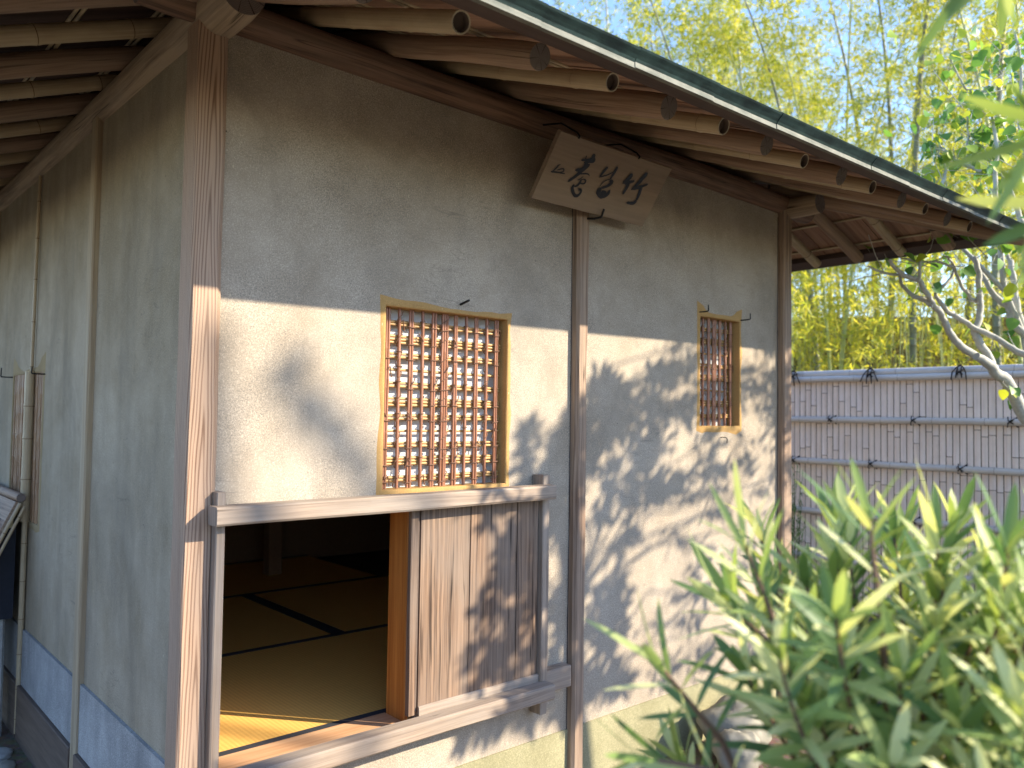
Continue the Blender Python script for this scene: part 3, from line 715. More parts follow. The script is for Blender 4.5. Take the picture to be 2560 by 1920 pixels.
# ================================================================== tatami mats
def mat(x0, x1, y0, y1, hem, label):
    mb = MB(); z0, z1 = .416, .470; e = .0015
    X0, X1, Y0, Y1 = x0+e, x1-e, y0+e, y1-e
    box(mb, (X0, Y0, z0), (X1, Y1, z1)); o = mb.build('tatami_mat', M['tatami']); tag(o, label, 'tatami mat', 'straw mats on the tea house floor')
    w = .032
    if hem == 'x': rs = [(X0-.0008, Y0-.0008, X1+.0008, Y0+w), (X0-.0008, Y1-w, X1+.0008, Y1+.0008)]
    else: rs = [(X0-.0008, Y0-.0008, X0+w, Y1+.0008), (X1-w, Y0-.0008, X1+.0008, Y1+.0008)]
    for (a, b, c_, d) in rs:
        h = MB(); box(h, (a, b, z0+.001), (c_, d, z1+.0025)); h.build('border_cloth', M['hem'], o)
mat(.95, 2.86, 2.42, 3.43, 'x', 'straw mat just inside the door, partly lit by the sun')
mat(.95, 1.975, 3.43, 4.45, 'y', 'straw mat in the second row, left of the broad black border')
mat(1.975, 2.98, 3.43, 4.45, 'y', 'straw mat in the second row, right of the broad black border')
mat(.95, 2.86, 4.45, 5.45, 'x', 'dim straw mat farthest from the door')

# ================================================================== sign board
S0 = Vector((2.041, 2.21, 2.310)); SY = Vector((0, 2.057-2.21, 2.525-2.310)).normalized(); SX = Vector((1, 0, 0)); SN = SX.cross(SY)  # SN points to the viewer
if SN.y > 0: SN = -SN
sb = MB(); cs_ = S0+SX*.321+SY*.132-SN*.011
timber(sb, cs_-SX*.321, cs_+SX*.321, .264, .020, .0025, SN, jit=.001, seed=8)
sign = sb.build('name_board', [M['sign'], M['sign']], None, tuple(S0)); tag(sign, 'tilted old wooden name board with black brush writing hung under the beam', 'sign board')
STROKES = [(0.004, [(0.0499, 0.1424), (0.0619, 0.1492)]), (0.0057, [(0.0553, 0.1423), (0.039, 0.1154)]), (0.004, [(0.0575, 0.1264), (0.08, 0.137), (0.0892, 0.1336), (0.0865, 0.1261), (0.0656, 0.1187)]), (0.0052, [(0.0323, 0.1147), (0.0688, 0.1194), (0.102, 0.1213)]), (0.004, [(0.1646, 0.2088), (0.1671, 0.1929)]), (0.0143, [(0.1959, 0.2218), (0.2002, 0.2062), (0.1865, 0.1919), (0.1699, 0.1825)]), (0.0074, [(0.1499, 0.1875), (0.2124, 0.2049)]), (0.0086, [(0.2085, 0.2082), (0.2105, 0.1961), (0.1888, 0.1883)]), (0.0149, [(0.1782, 0.1872), (0.1823, 0.1687), (0.172, 0.1552), (0.144, 0.1461)]), (0.0137, [(0.1975, 0.1806), (0.1785, 0.1567), (0.1594, 0.1272), (0.1329, 0.0975)]), (0.004, [(0.172, 0.137), (0.2085, 0.1452), (0.2233, 0.14)]), (0.004, [(0.1742, 0.1122), (0.1861, 0.1204), (0.194, 0.1321)]), (0.0052, [(0.2002, 0.1221), (0.215, 0.1197), (0.2154, 0.107), (0.1962, 0.1042), (0.1899, 0.1142), (0.2002, 0.1221)]), (0.008, [(0.1933, 0.1149), (0.1875, 0.0938), (0.1739, 0.0852)]), (0.0103, [(0.1676, 0.0924), (0.1686, 0.0755), (0.1925, 0.0548), (0.211, 0.0557), (0.2184, 0.0746), (0.2036, 0.083)]), (0.0026, [(0.1921, 0.0862), (0.2082, 0.0725)]), (0.0097, [(0.2925, 0.1926), (0.2824, 0.1689), (0.2758, 0.1488)]), (0.0043, [(0.2736, 0.1463), (0.3097, 0.1635), (0.3308, 0.1798)]), (0.0103, [(0.3409, 0.2037), (0.3395, 0.1789), (0.3337, 0.1515)]), (0.004, [(0.3337, 0.1515), (0.3107, 0.1378), (0.298, 0.1147)]), (0.012, [(0.337, 0.1464), (0.351, 0.1407), (0.3365, 0.123), (0.31, 0.1085)]), (0.0172, [(0.3117, 0.106), (0.3044, 0.0927), (0.3293, 0.0788), (0.3552, 0.0886), (0.36, 0.1089)]), (0.0143, [(0.3201, 0.0931), (0.3465, 0.0957)]), (0.016, [(0.4357, 0.1946), (0.4264, 0.1719), (0.4099, 0.1506)]), (0.0115, [(0.4189, 0.1525), (0.4646, 0.1714)]), (0.0132, [(0.4407, 0.1573), (0.4405, 0.1334), (0.4375, 0.1103)]), (0.0155, [(0.5138, 0.2166), (0.4998, 0.1881), (0.4867, 0.1583), (0.4718, 0.137)]), (0.0103, [(0.4783, 0.1399), (0.5166, 0.1586), (0.5458, 0.1755)]), (0.0126, [(0.5184, 0.156), (0.526, 0.1272), (0.5279, 0.1)]), (0.0126, [(0.5279, 0.1), (0.5165, 0.0854), (0.4807, 0.0813)])]
ink = MB()
for si, (w, pts) in enumerate(STROKES):
    if si in (4, 16, 23): ink.build('brush_character', M['ink'], sign); ink = MB()
    # smooth the path
    P_ = [Vector((a, b, 0)) for a, b in pts]; S_ = []
    for i in range(len(P_)-1):
        p0 = P_[max(0, i-1)]; p1 = P_[i]; p2 = P_[i+1]; p3 = P_[min(len(P_)-1, i+2)]
        for k in range(8):
            t = k/8; S_.append(.5*((2*p1)+(p2-p0)*t+(2*p0-5*p1+4*p2-p3)*t*t+(3*p1-p0-3*p2+p3)*t**3))
    S_.append(P_[-1]); n = len(S_); L_, R__ = [], []
    for i in range(n):
        t = (S_[min(n-1, i+1)]-S_[max(0, i-1)]); t.normalize(); nr = Vector((-t.y, t.x, 0)); f_ = i/(n-1)
        ww = w*.66*(.72+.28*math.sin(math.pi*min(1, f_*1.15+.12)))*(1+.16*nz(i*.5, si*3.1)); ww *= min(1, .55+f_*6, .45+(1-f_)*5)
        L_.append(S_[i]+nr*ww); R__.append(S_[i]-nr*ww)
    a0 = S_[0]-(S_[1]-S_[0]).normalized()*w*.22; a1 = S_[-1]+(S_[-1]-S_[-2]).normalized()*w*.25
    z = .0012+.00007*si
    def W3d(q): return tuple(S0+SX*q.x+SY*q.y+SN*z)
    b0 = len(ink.v); ink.v += [W3d(a0)]+[W3d(q) for q in L_]+[W3d(q) for q in R__]+[W3d(a1)]
    ink.face((b0, b0+1, b0+1+n))
    for i in range(n-1): ink.face((b0+1+i, b0+2+i, b0+2+n+i, b0+1+n+i))
    ink.face((b0+n, b0+2*n+1, b0+2*n))
ink.build('brush_character', M['ink'], sign)
# its iron hanger and lower hook
mb = MB(); tube(mb, [(2.40, 2.262, 2.305), (2.405, 2.23, 2.300), (2.405, 2.195, 2.300), (2.405, 2.189, 2.306), (2.405, 2.178, 2.33)], .0045, 8); mb.build('iron_hook', M['iron'], T)
for xx, sd in ((2.13, 1), (2.47, 2)):
    mb = MB(); p = S0+SX*(xx-2.041)+SY*.262-SN*.006
    tube(mb, [p+SN*.010-SY*.004, p+SN*.010+SY*.006, p+SY*.012-SN*.012, Vector((xx+.002, 2.15, 2.60)), Vector((xx+.004, 2.25, 2.62))], .0036, 8); mb.build('iron_hanger', M['iron'], sign)

# ================================================================== things by the side wall
lean_cover = thing('leaning_board_cover', 'steep leaning weathered board cover with a dark block for the shade beneath, below the side wall window', 'board cover', (.66, 4.7, 0))
mb = MB(); timber(mb, (.735, 4.34, .77), (.735, 5.2, .77), .15, .46, .004, (0, 0, 1)); mb.build('body', M['navy'], lean_cover)  # dark block standing in for the deep shade under the leaning cover
lid = MB(); dn_ = Vector((-.40, 0, -.88)); nrm = Vector((-.88, 0, .40)).normalized()
for i in range(5):
    c0 = Vector((.793, 0, 1.088))+dn_*(.10+.19*i); c0.z = max(c0.z, .03)
    timber(lid, (c0.x, 4.235, c0.z), (c0.x, 5.25, c0.z), .176, .012, .002, nrm, seed=3+i)
ld = lid.build('cover', M['post2'], lean_cover)
mb = MB(); log(mb, (.80, 4.21, 1.100), (.80, 5.28, 1.100), .020, .020, 12); mb.build('edge_pole', [M['log'], M['end']], ld)
mb = MB(); bamboo(mb, (.800, 4.222, 1.075), (.41, 4.222, .21), .008, 10, .2); bamboo(mb, (.818, 4.222, 1.06), (.43, 4.222, .20), .007, 10, .2); mb.build('edge_bamboo', BAMS, ld)
rock_l = []
for yy in (4.42, 5.1):
    mb = MB(); timber(mb, (.74, yy, -.05), (.74, yy, .54), .10, .10, .012, (0, 1, 0), jit=.004); mb.build('leg', [M['stone'], M['stone']], lean_cover)
lk = thing('padlock', 'small dull brass padlock hanging on the dark block under the leaning board cover by the side wall', 'padlock', (.775, 4.32, .955))
mb = MB(); timber(mb, (.775, 4.325, .955), (.775, 4.325, .988), .038, .014, .003, (0, 1, 0), jit=0); mb.build('body', M['brass'], lk)
mb = MB(); pts = [(.762, 4.325, .986)]+[(.775-.013*math.cos(a*math.pi/8), 4.325, 1.008+.013*math.sin(a*math.pi/8)) for a in range(9)]+[(.788, 4.325, .986)]; tube(mb, pts, .003, 8); mb.build('shackle', M['cop_pale'], lk)

def rock(name, c, r, sq, seed, mat, label, cat, group=None):
    bm_ = []; mb = MB(); ns, nr = 20, 13
    for i in range(nr):
        th = math.pi*i/(nr-1)
        for j in range(ns):
            ph = 2*math.pi*j/ns; d = Vector((math.sin(th)*math.cos(ph), math.sin(th)*math.sin(ph), math.cos(th)))
            q = 1+.28*nz(d.x*1.4+seed, d.y*1.4, d.z*1.4)+.12*nz(d.x*4+seed, d.y*4, d.z*4)+.05*nz(d.x*11, d.y*11+seed, d.z*11)
            mb.v.append((c[0]+d.x*r*sq[0]*q, c[1]+d.y*r*sq[1]*q, c[2]+d.z*r*sq[2]*q))
    for i in range(nr-1):
        for j in range(ns): mb.face((i*ns+j, i*ns+(j+1) % ns, (i+1)*ns+(j+1) % ns, (i+1)*ns+j), None, 0, True)
    o = mb.build(name, mat, None, c); tag(o, label, cat, group); return o
rock('garden_rock', (3.22, 2.10, .12), .17, (1, .8, .75), 3, M['rock'], 'brown garden rock at the foot of the wall, the larger of two behind the bush', 'rock')
rock('garden_rock', (3.06, 1.98, .10), .11, (1.1, .9, .8), 9, M['rock'], 'smaller brown garden rock at the wall foot behind the bush', 'rock')
for i in range(26):
    x = rnd.uniform(.55, .80); y = rnd.uniform(3.5, 5.0); r = rnd.uniform(.035, .085)
    rock('paving_stone', (x, y, .012), r, (1.2, 1, .42), i*3.7, M['stone'] if i % 3 else M['rock'], 'flat rough stone set in the ground along the side wall', 'stone', 'rough stones along the foot of the side wall')

# ================================================================== bamboo fence
fe = thing('bamboo_fence', 'pale split bamboo fence with round rails tied by black rope', 'fence', (6.4, 2.5, 0))
sl = MB(); FX = 6.4; y = -4.0
SL_M = []
while y < 7.2:
    w = rnd.uniform(.045, .051); zz = [-.02]; q = rnd.uniform(.05, .3)
    while q < 1.84: zz.append(q); q += rnd.uniform(.36, .52)
    zz.append(1.84)
    for a, b in zip(zz[:-1], zz[1:]):
        n = len(sl.v); k = 5; dx = rnd.uniform(-.001, .001)
        for z in (a+.0022, a+.006, b-.006, b-.0022):
            e = .0012 if z in (a+.0022, b-.0022) else 0
            for j in range(k):
                t = j/(k-1)-.5; sl.v.append((FX+dx-.007*(1-(2*t)**2)-e*1.0, y+(t+.5)*(w-.0055), z))
        for i in range(3):
            for j in range(k-1): sl.face((n+i*k+j, n+i*k+j+1, n+(i+1)*k+j+1, n+(i+1)*k+j), [(y*1.0+j*.01, z_) for z_ in (a, a, b, b)], 0, True)
    y += w
sl.build('slat_panel', M['slat'] if 'slat' in M else M['bam_gray'], fe)
mb = MB(); box(mb, (FX+.008, -4, -.02), (FX+.014, 7.2, 1.83)); mb.build('backing_board', M['bam_ring'], fe)
for z, r in ((1.51, .026), (1.165, .025), (.755, .025), (.38, .025)):
    y = -4
    mb = MB(); bamboo(mb, (FX-.035, -4.0, z), (FX-.035, 7.2, z), r, 14, .37, True, bend=.006); mb.build('rail', [M['bam_gray'], M['bam_ring'], M['dark'], M['bam_cut']], fe)
for z, dx, r in ((1.885, -.004, .030), (1.842, -.034, .026)):
    mb = MB(); bamboo(mb, (FX+dx, -4.0, z), (FX+dx, 7.2, z), r, 14, .40, True, bend=.004); mb.build('cap_rail', [M['bam_gray'], M['bam_ring'], M['dark'], M['bam_cut']], fe)
def tie(y, z, r, big):
    mb = MB(); R0 = .0046 if big else .0036
    for k in range(2):
        for s in (-1, 1):
            tube(mb, [(FX-.008, y-s*.032, z-.030-.004*k), (FX-.035-r*.9, y-s*(.012+.003*k), z-.008), (FX-.036-r*1.12, y+.003*k, z+.004), (FX-.035-r*.8, y+s*.014, z+.014), (FX-.006, y+s*.030, z+.032+.004*k)], R0, 6)
    q = rnd.uniform(.7, 1.25)
    if big:
        top = Vector((FX-.030, y, z+.052))
        for s in (-1, 1):
            tube(mb, [top, top+Vector((-.022, s*.022, -.012)), top+Vector((-.042, s*.045, -.05)), top+Vector((-.046, s*.062*q, -.105))], R0, 6)
            tube(mb, [top, top+Vector((-.018, s*.010, .005)), top+Vector((-.046, s*.016, -.05)), top+Vector((-.046, s*.020, -.11*q))], R0, 6)
        tube(mb, [top, top+Vector((0, .012*q, .022)), top+Vector((-.004, .026*q, .052))], R0*.8, 6); tube(mb, [top, top+Vector((0, -.01, .016)), top+Vector((-.004, -.006, .040*q))], R0*.8, 6)
    else:
        p = Vector((FX-.038-r*1.15, y, z+.004)); s = rnd.choice((-1, 1))
        tube(mb, [p, p+Vector((-.004, s*.012, .016)), p+Vector((-.003, s*.024, .012)), p+Vector((-.002, s*.012, 0))], R0*.7, 6)
        tube(mb, [p, p+Vector((0, -s*.010, -.016)), p+Vector((.004, -s*.016*q, -.034*q))], R0*.7, 6)
    mb.build('rope_tie', M['rope'], fe)
y = 3.559+.66*5
while y > -3.5: tie(y, 1.865, .034, True); tie(y, 1.165, .025, False); tie(y-.325, 1.51, .026, False); tie(y-.325, .755, .025, False); y -= .655
for y in (-3.9, -1.9, .1, 2.1, 4.1, 6.1):
    mb = MB(); log(mb, (FX+.06, y, -.2), (FX+.06, y, 1.80), .045, .045, 12); mb.build('fence_post', [M['log'], M['end']], fe)

# ================================================================== leaves
def leaf_strip(mb, p, d, n, L, w, segs=5, curl=.12, fold=.25, mi=0, broad=False):
    """lanceolate leaf: base p, direction d, face normal n"""
    d = d.normalized(); s = d.cross(n); s = s.normalized() if s.length > 1e-4 else d.orthogonal().normalized(); n = s.cross(d)
    b0 = len(mb.v)
    for i in range(segs+1):
        t = i/segs
        ww = w*.5*((1-abs(2*min(1, t**.85)-1)**3.4) if not broad else (math.sin(math.pi*min(1, t**.55))**.7))
        if i == 0: ww = w*.08
        if i == segs: ww = w*.02
        c = p+d*(L*t)-n*(curl*L*t*t)
        e = n*(fold*ww)
        mb.v += [tuple(c-s*ww+e), tuple(c), tuple(c+s*ww+e)]
    for i in range(segs):
        a = b0+i*3
        mb.face((a, a+1, a+4, a+3), None, mi, True); mb.face((a+1, a+2, a+5, a+4), None, mi, True)

def rv(r=rnd):
    while True:
        v_ = Vector((r.uniform(-1, 1), r.uniform(-1, 1), r.uniform(-1, 1)))
        if .05 < v_.length < 1: return v_.normalized()

def podo_shoot(st, lf, base, tip, r, nl=26, L=.105, w=.0115, segs=5, leaflen=.22, sr=.004, droop=0.0):
    base = Vector(base); tip = Vector(tip); ax = tip-base; Ls = ax.length; mid = base.lerp(tip, .5)+rv(r)*Ls*.08-Vector((0, 0, droop*Ls))
    pts = [base*(1-t)**2+mid*2*t*(1-t)+tip*t*t for t in [i/6 for i in range(7)]]
    tube(st, pts, (sr, sr*.5), 6)
    a0 = r.uniform(0, 6.28)
    for i in range(nl):
        f_ = 1-(i/nl)**1.15*min(.95, leaflen/Ls); k = f_*6; j = min(5, int(k)); p = pts[j].lerp(pts[j+1], k-j); d = (pts[j+1]-pts[j]).normalized()
        a = a0+i*2.4; s = d.orthogonal().normalized(); u = d.cross(s); rad = s*math.cos(a)+u*math.sin(a)
        spread = .35+1.0*(i/nl)+r.uniform(-.15, .2)
        dd = (d*math.cos(spread)+rad*math.sin(spread)).normalized()
        leaf_strip(lf, p, dd, (d*math.sin(spread)-rad*math.cos(spread)), L*r.uniform(.7, 1.15), w*r.uniform(.85, 1.15), segs, r.uniform(.0, .22), .2)

# ---------------------------------------------------------------- foreground bush (podocarpus)
bush = thing('podocarpus_bush', 'large out of focus green bush of long narrow leaves close by on the right', 'bush', (1.18, .42, 0))
st = MB(); lf = MB(); rb = random.Random(5)
C = Vector((1.14, .46, 1.06)); root = Vector((1.18, .42, 0))
forks = []
for k in range(7):
    a = k*.9; q = root+Vector((.14*math.cos(a), .14*math.sin(a), .62+rb.uniform(-.1, .15))); forks.append(q)
    tube(st, [root+Vector((.02*math.cos(a), .02*math.sin(a), -.05)), root.lerp(q, .5)+rv(rb)*.03, q], (.020, .011), 9)
cnt = 0
while cnt < 150:
    v_ = rv(rb); rad = rb.uniform(.45, 1.0)
    p = C+Vector((v_.x*.38, v_.y*.38, v_.z*.35))*rad
    if p.z < .5 or p.z > 1.315: continue
    # keep the side toward the door and camera thinner
    side = (p-C).dot(Vector((-.75, .66, 0)))
    if side > .10 and rb.random() < .2+side*2.2: continue
    if p.y < .16 or (p-Vector((0, 0, 1.5))).length < .62: continue
    fk = min(forks, key=lambda q: (q-p).length)
    b = p+(fk-p).normalized()*min(.26, (fk-p).length)
    tip = p+((p-C).normalized()*.4+Vector((0, 0, .9))).normalized()*.05
    if (b-fk).length > .03: tube(st, [fk, fk.lerp(b, .5)+rv(rb)*.02, b], (.007, .004), 6)
    podo_shoot(st, lf, b, tip, rb, 26, .092, .0135)
    cnt += 1
for a, b in (((.973, .558, 1.196), (.884, .562, 1.345)), ((.915, .615, 1.087), (.808, .636, 1.202)), ((.862, .529, 1.074), (.756, .621, 1.104)), ((1.068, .544, 1.132), (.951, .641, 1.255)), ((.959, .432, 1.291), (.947, .437, 1.387))):
    fk = min(forks, key=lambda q: (q-Vector(a)).length); tube(st, [fk, fk.lerp(Vector(a), .5)+Vector((0, 0, -.02)), Vector(a)], (.008, .004), 6)
    podo_shoot(st, lf, a, b, rb, 13, .105, .0105)
st.build('stem', M['bark_brown'], bush, (1.18, .42, 0)); lf.build('leaves', M['leaf_p'], bush, (1.18, .42, 0))

# ---------------------------------------------------------------- tall podocarpus beside the camera, drooping shoots in the top right corner
tr = thing('podocarpus_tree', 'podocarpus tree whose drooping leafy tips hang into the upper right corner', 'tree', (1.9, -.25, 0))
st = MB(); lf = MB(); rb = random.Random(15); top = Vector((1.75, -.2, 2.7))
tube(st, [(1.9, -.25, -.1), (1.88, -.27, .9), (1.82, -.22, 1.8), tuple(top)], (.055, .03), 10); 
for a, b in (((1.108, .255, 2.155), (.872, .300, 1.955)), ((1.097, .212, 1.867), (.905, .250, 1.775)), ((1.10, .214, 1.80), (.925, .252, 1.70)), ((1.16, .30, 2.13), (1.00, .315, 2.01))):
    a = Vector(a); s_ = Vector((1.8, -.2, a.z+.15)); tube(st, [s_, s_.lerp(a, .5)+Vector((0, 0, .06)), a], (.012, .005), 6)
    podo_shoot(st, lf, a, b, rb, 12, .10, .0125, leaflen=.12)
for k in range(9):
    a = rb.uniform(-.9, 1.2); p = top+Vector((math.cos(a)*rb.uniform(.1, .5), -abs(math.sin(a))*rb.uniform(.1, .5), rb.uniform(-.5, .6)))
    tube(st, [top+Vector((0, 0, rb.uniform(-.6, 0))), p], (.009, .004), 6); podo_shoot(st, lf, p, p+rv(rb)*.1+Vector((0, 0, .1)), rb, 22, .10, .0125, 3)
st.build('trunk', M['bark_brown'], tr, (1.9, -.25, 0)); lf.build('crown', M['leaf_p'], tr, (1.9, -.25, 0))

# ---------------------------------------------------------------- shade tree right of the frame; its dappled shadow falls on the wall
sh = thing('shade_tree', 'leafy garden tree standing just right of the view, shading the front wall', 'tree', (4.6, -.45, 0))
st = MB(); lf = MB(); rb = random.Random(33)
tube(st, [(4.6, -.45, -.1), (4.55, -.42, .8), (4.6, -.35, 1.6), (4.45, -.3, 2.4), (4.4, -.35, 3.2)], (.07, .025), 10)
limbs = [Vector((4.6, -.35, 1.5)), Vector((4.5, -.32, 2.1)), Vector((4.45, -.3, 2.5)), Vector((4.4, -.35, 3.1))]
Lv = Vector((.8, -1.0, .675))
def dens(x, z):
    if z > 2.0 or x > 4.3 or z < .3: return 0
    e = x-((2.76-1.43*(1.86-z)) if z > 1.33 else (2.0-.36*(1.33-z)) if z < 1.86 else 2.76)            # crown outline, slanting down to the left
    if e < 0: return .16 if (e > -.25 and .75 < z < 1.6) else (.12 if x < .93 and z < .85 else 0)
    d = .55+1.3*e
    d = min(d, 1.0)
    if x > 2.75 and z < 1.15: d *= .25
    n_ = nz(x*2.6, z*2.6, 4.0); return d*(1.0 if n_ > -.16 else .22)
cnt = 0
for k in range(2300):
    x = rb.uniform(.9, 4.3); z = rb.uniform(.35, 2.0)
    if rb.random() > dens(x, z)*.62: continue
    t = rb.uniform(1.75, 2.6)
    p = Vector((x, 2.3, z))+Lv*t
    if p.y > p.x*.295-.20: 
        t += .5; p = Vector((x, 2.3, z))+Lv*t
    if p.y > p.x*.295-.17: continue
    lb = min(limbs, key=lambda q: (q-p).length)
    d = (p-lb).normalized(); b = p-d*.16+Vector((0, 0, .05)); 
    if cnt % 9 == 0: tube(st, [lb, lb.lerp(b, .3)+rv(rb)*.12+Vector((0, 0, .10)), lb.lerp(b, .7)+rv(rb)*.10, b], (.008, .002), 5)
    podo_shoot(st, lf, b, p+Vector((0, 0, -.03)), rb, 9, .085, .026, 3, .14, .002); cnt += 1
st.build('trunk', M['bark_brown'], sh, (4.6, -.45, 0)); lf.build('crown', M['leaf_p'], sh, (4.6, -.45, 0))

# distant tree whose bough throws the soft diagonal shadow left of the lattice window
ft = thing('tall_garden_tree', 'tall tree far behind the viewer casting a soft diagonal shadow', 'tree', (8.2, -6.6, 0))
st = MB(); lf = MB(); rb = random.Random(3)
tube(st, [(8.2, -6.6, -.1), (8.1, -6.5, 2.5), (7.9, -6.3, 5.0), (7.6, -6.1, 7.4)], (.16, .05), 10)
for i in range(90):
    t_ = rb.random(); wx, wz = 1.12+.36*t_, 1.62-.42*t_
    p = Vector((wx+rb.gauss(0, .022), 2.3, wz+rb.gauss(0, .022)))+Lv*rb.uniform(7.6, 8.4)
    leaf_strip(lf, p, rv(rb), rv(rb), .09, .05, 3, .1, .1, 0, True)
a = Vector((1.10, 2.3, 1.66))+Lv*8; b = Vector((1.52, 2.3, 1.15))+Lv*8; tube(st, [a, a.lerp(b, .5)+Vector((0, 0, .05)), b, Vector((8.0, -6.4, 5.6))], (.018, .035), 7)
st.build('trunk', M['bark_brown'], ft, (8.2, -6.6, 0)); lf.build('crown', M['leaf_r'], ft, (8.2, -6.6, 0))

# ---------------------------------------------------------------- pale-barked tree in front of the fence
BR = [
(0.045, 0.022, [(5.596, 1.367, 0.723), (5.452, 1.423, 1.229), (5.249, 1.543, 1.545), (5.14, 1.585, 1.723), (5.047, 1.62, 1.785), (4.975, 1.637, 1.833), (4.889, 1.666, 1.868)]) ,
(0.022, 0.009, [(4.998, 1.703, 1.876), (4.893, 1.762, 1.944), (4.828, 1.787, 2.012), (4.778, 1.798, 2.086), (4.713, 1.822, 2.152), (4.664, 1.833, 2.2), (4.605, 1.852, 2.271), (4.52, 1.896, 2.298), (4.449, 1.927, 2.343), (4.411, 1.929, 2.369)]) ,
(0.016, 0.007, [(4.702, 1.817, 2.145), (4.698, 1.846, 2.16), (4.675, 1.892, 2.194), (4.655, 1.934, 2.228), (4.645, 1.968, 2.276), (4.659, 1.98, 2.325)]) ,
(0.01, 0.006, [(4.537, 1.824, 2.26), (4.534, 1.823, 2.328), (4.539, 1.815, 2.391)]) ,
(0.024, 0.014, [(5.084, 1.631, 1.787), (5.057, 1.669, 1.891), (5.025, 1.712, 1.983), (5.029, 1.725, 2.03), (5.067, 1.707, 2.092), (5.077, 1.71, 2.226), (5.08, 1.719, 2.361), (5.08, 1.734, 2.456)]) ,
(0.016, 0.007, [(5.067, 1.636, 1.988), (4.982, 1.727, 2.047), (4.922, 1.796, 2.112), (4.885, 1.844, 2.172), (4.874, 1.871, 2.233), (4.912, 1.854, 2.276), (4.97, 1.819, 2.332), (4.987, 1.819, 2.394)]) ,
(0.022, 0.016, [(5.449, 1.57, 1.897), (5.422, 1.658, 1.948), (5.397, 1.743, 2.02)]) ,
(0.011, 0.006, [(5.094, 1.734, 2.197), (5.026, 1.759, 2.239), (4.956, 1.783, 2.326), (4.907, 1.789, 2.4), (4.85, 1.805, 2.433)]) ,
(0.026, 0.012, [(5.58, 1.582, 1.989), (5.516, 1.661, 2.087), (5.503, 1.693, 2.2), (5.459, 1.755, 2.272), (5.436, 1.798, 2.359), (5.422, 1.831, 2.454)]) ,
(0.026, 0.016, [(5.559, 1.608, 1.85), (5.559, 1.631, 2.06), (5.55, 1.664, 2.217), (5.556, 1.683, 2.375), (5.564, 1.704, 2.492)]) ,
(0.012, 0.005, [(5.564, 1.704, 2.491), (5.509, 1.743, 2.674), (5.479, 1.756, 2.929), (5.443, 1.783, 3.027), (5.411, 1.811, 3.041), (5.346, 1.866, 3.075), (5.333, 1.874, 3.145), (5.345, 1.859, 3.238), (5.334, 1.86, 3.393)]) ,
(0.018, 0.008, [(5.622, 1.643, 2.677), (5.577, 1.674, 2.846), (5.508, 1.727, 3.007), (5.457, 1.768, 3.084), (5.438, 1.78, 3.169)]) ,
(0.01, 0.005, [(5.303, 1.774, 3.01), (5.243, 1.869, 3.074), (5.235, 1.918, 3.119), (5.214, 1.977, 3.199)]) ,
(0.009, 0.004, [(5.349, 1.718, 3.309), (5.297, 1.732, 3.419), (5.2, 1.787, 3.471), (5.142, 1.811, 3.497), (5.081, 1.834, 3.583), (5.032, 1.847, 3.642)]) ,
(0.014, 0.009, [(5.26, 1.686, 2.872), (5.316, 1.69, 3.119), (5.349, 1.718, 3.309)]) ,
(0.014, 0.006, [(5.16, 1.92, 2.646), (5.165, 1.946, 2.905), (5.217, 1.939, 3.027), (5.211, 1.982, 3.143)]) ,
(0.014, 0.007, [(5.768, 1.627, 3.062), (5.707, 1.671, 3.241), (5.682, 1.681, 3.494), (5.684, 1.667, 3.71), (5.649, 1.687, 3.926)]) ,
(0.01, 0.005, [(5.57, 1.648, 3.455), (5.515, 1.701, 3.383), (5.487, 1.731, 3.276)]) ,
(0.009, 0.004, [(4.577, 1.92, 2.308), (4.44, 1.973, 2.31), (4.324, 2.008, 2.336)]) ,
(0.008, 0.004, [(4.775, 1.741, 2.356), (4.702, 1.804, 2.387), (4.64, 1.859, 2.385), (4.559, 1.931, 2.403)]) ,
]
pt = thing('pale_bark_tree', 'crooked pale grey tree with heart shaped green leaves in front of the bamboo fence', 'tree', (5.6, 1.33, 0))
st = MB(); lf = MB(); rb = random.Random(8)
def smooth(pts, k=5):
    P_ = [Vector(p) for p in pts]; out = []
    for i in range(len(P_)-1):
        p0, p1, p2, p3 = P_[max(0, i-1)], P_[i], P_[i+1], P_[min(len(P_)-1, i+2)]
        for q in range(k):
            t = q/k; out.append(.5*((2*p1)+(p2-p0)*t+(2*p0-5*p1+4*p2-p3)*t*t+(3*p1-p0-3*p2+p3)*t**3))
    out.append(P_[-1]); return out
tube(st, [(5.6, 1.33, -.1), (5.62, 1.34, .4), (5.596, 1.367, .723)], (.055, .046), 12)
tube(st, [(5.6, 1.33, -.1), (5.68, 1.45, 1.0), (5.62, 1.58, 1.85), (5.58, 1.582, 1.989)], (.045, .026), 12)
tube(st, [(5.62, 1.58, 1.85), (5.70, 1.60, 2.5), (5.768, 1.627, 3.062)], (.028, .014), 10)
tube(st, [(5.62, 1.58, 1.85), (5.45, 1.70, 2.3), (5.26, 1.686, 2.872)], (.02, .014), 10)
tube(st, [(5.45, 1.70, 2.3), (5.16, 1.92, 2.646)], (.014, .012), 8)
def hleaf(p, d, s=1):
    """heart leaf on a short stalk"""
    L = .072*s*rb.uniform(.7, 1.15); w = L*.95; n_ = (rv(rb)*.8+Vector((-.2, -.5, .55))).normalized(); q = p+d*.03; tube(st, [p, q], .0012, 5)
    dd = (d+Vector((0, 0, -.9))+rv(rb)*.5).normalized(); leaf_strip(lf, q, dd, n_, L, w, 6, .12, .22, 0, True)
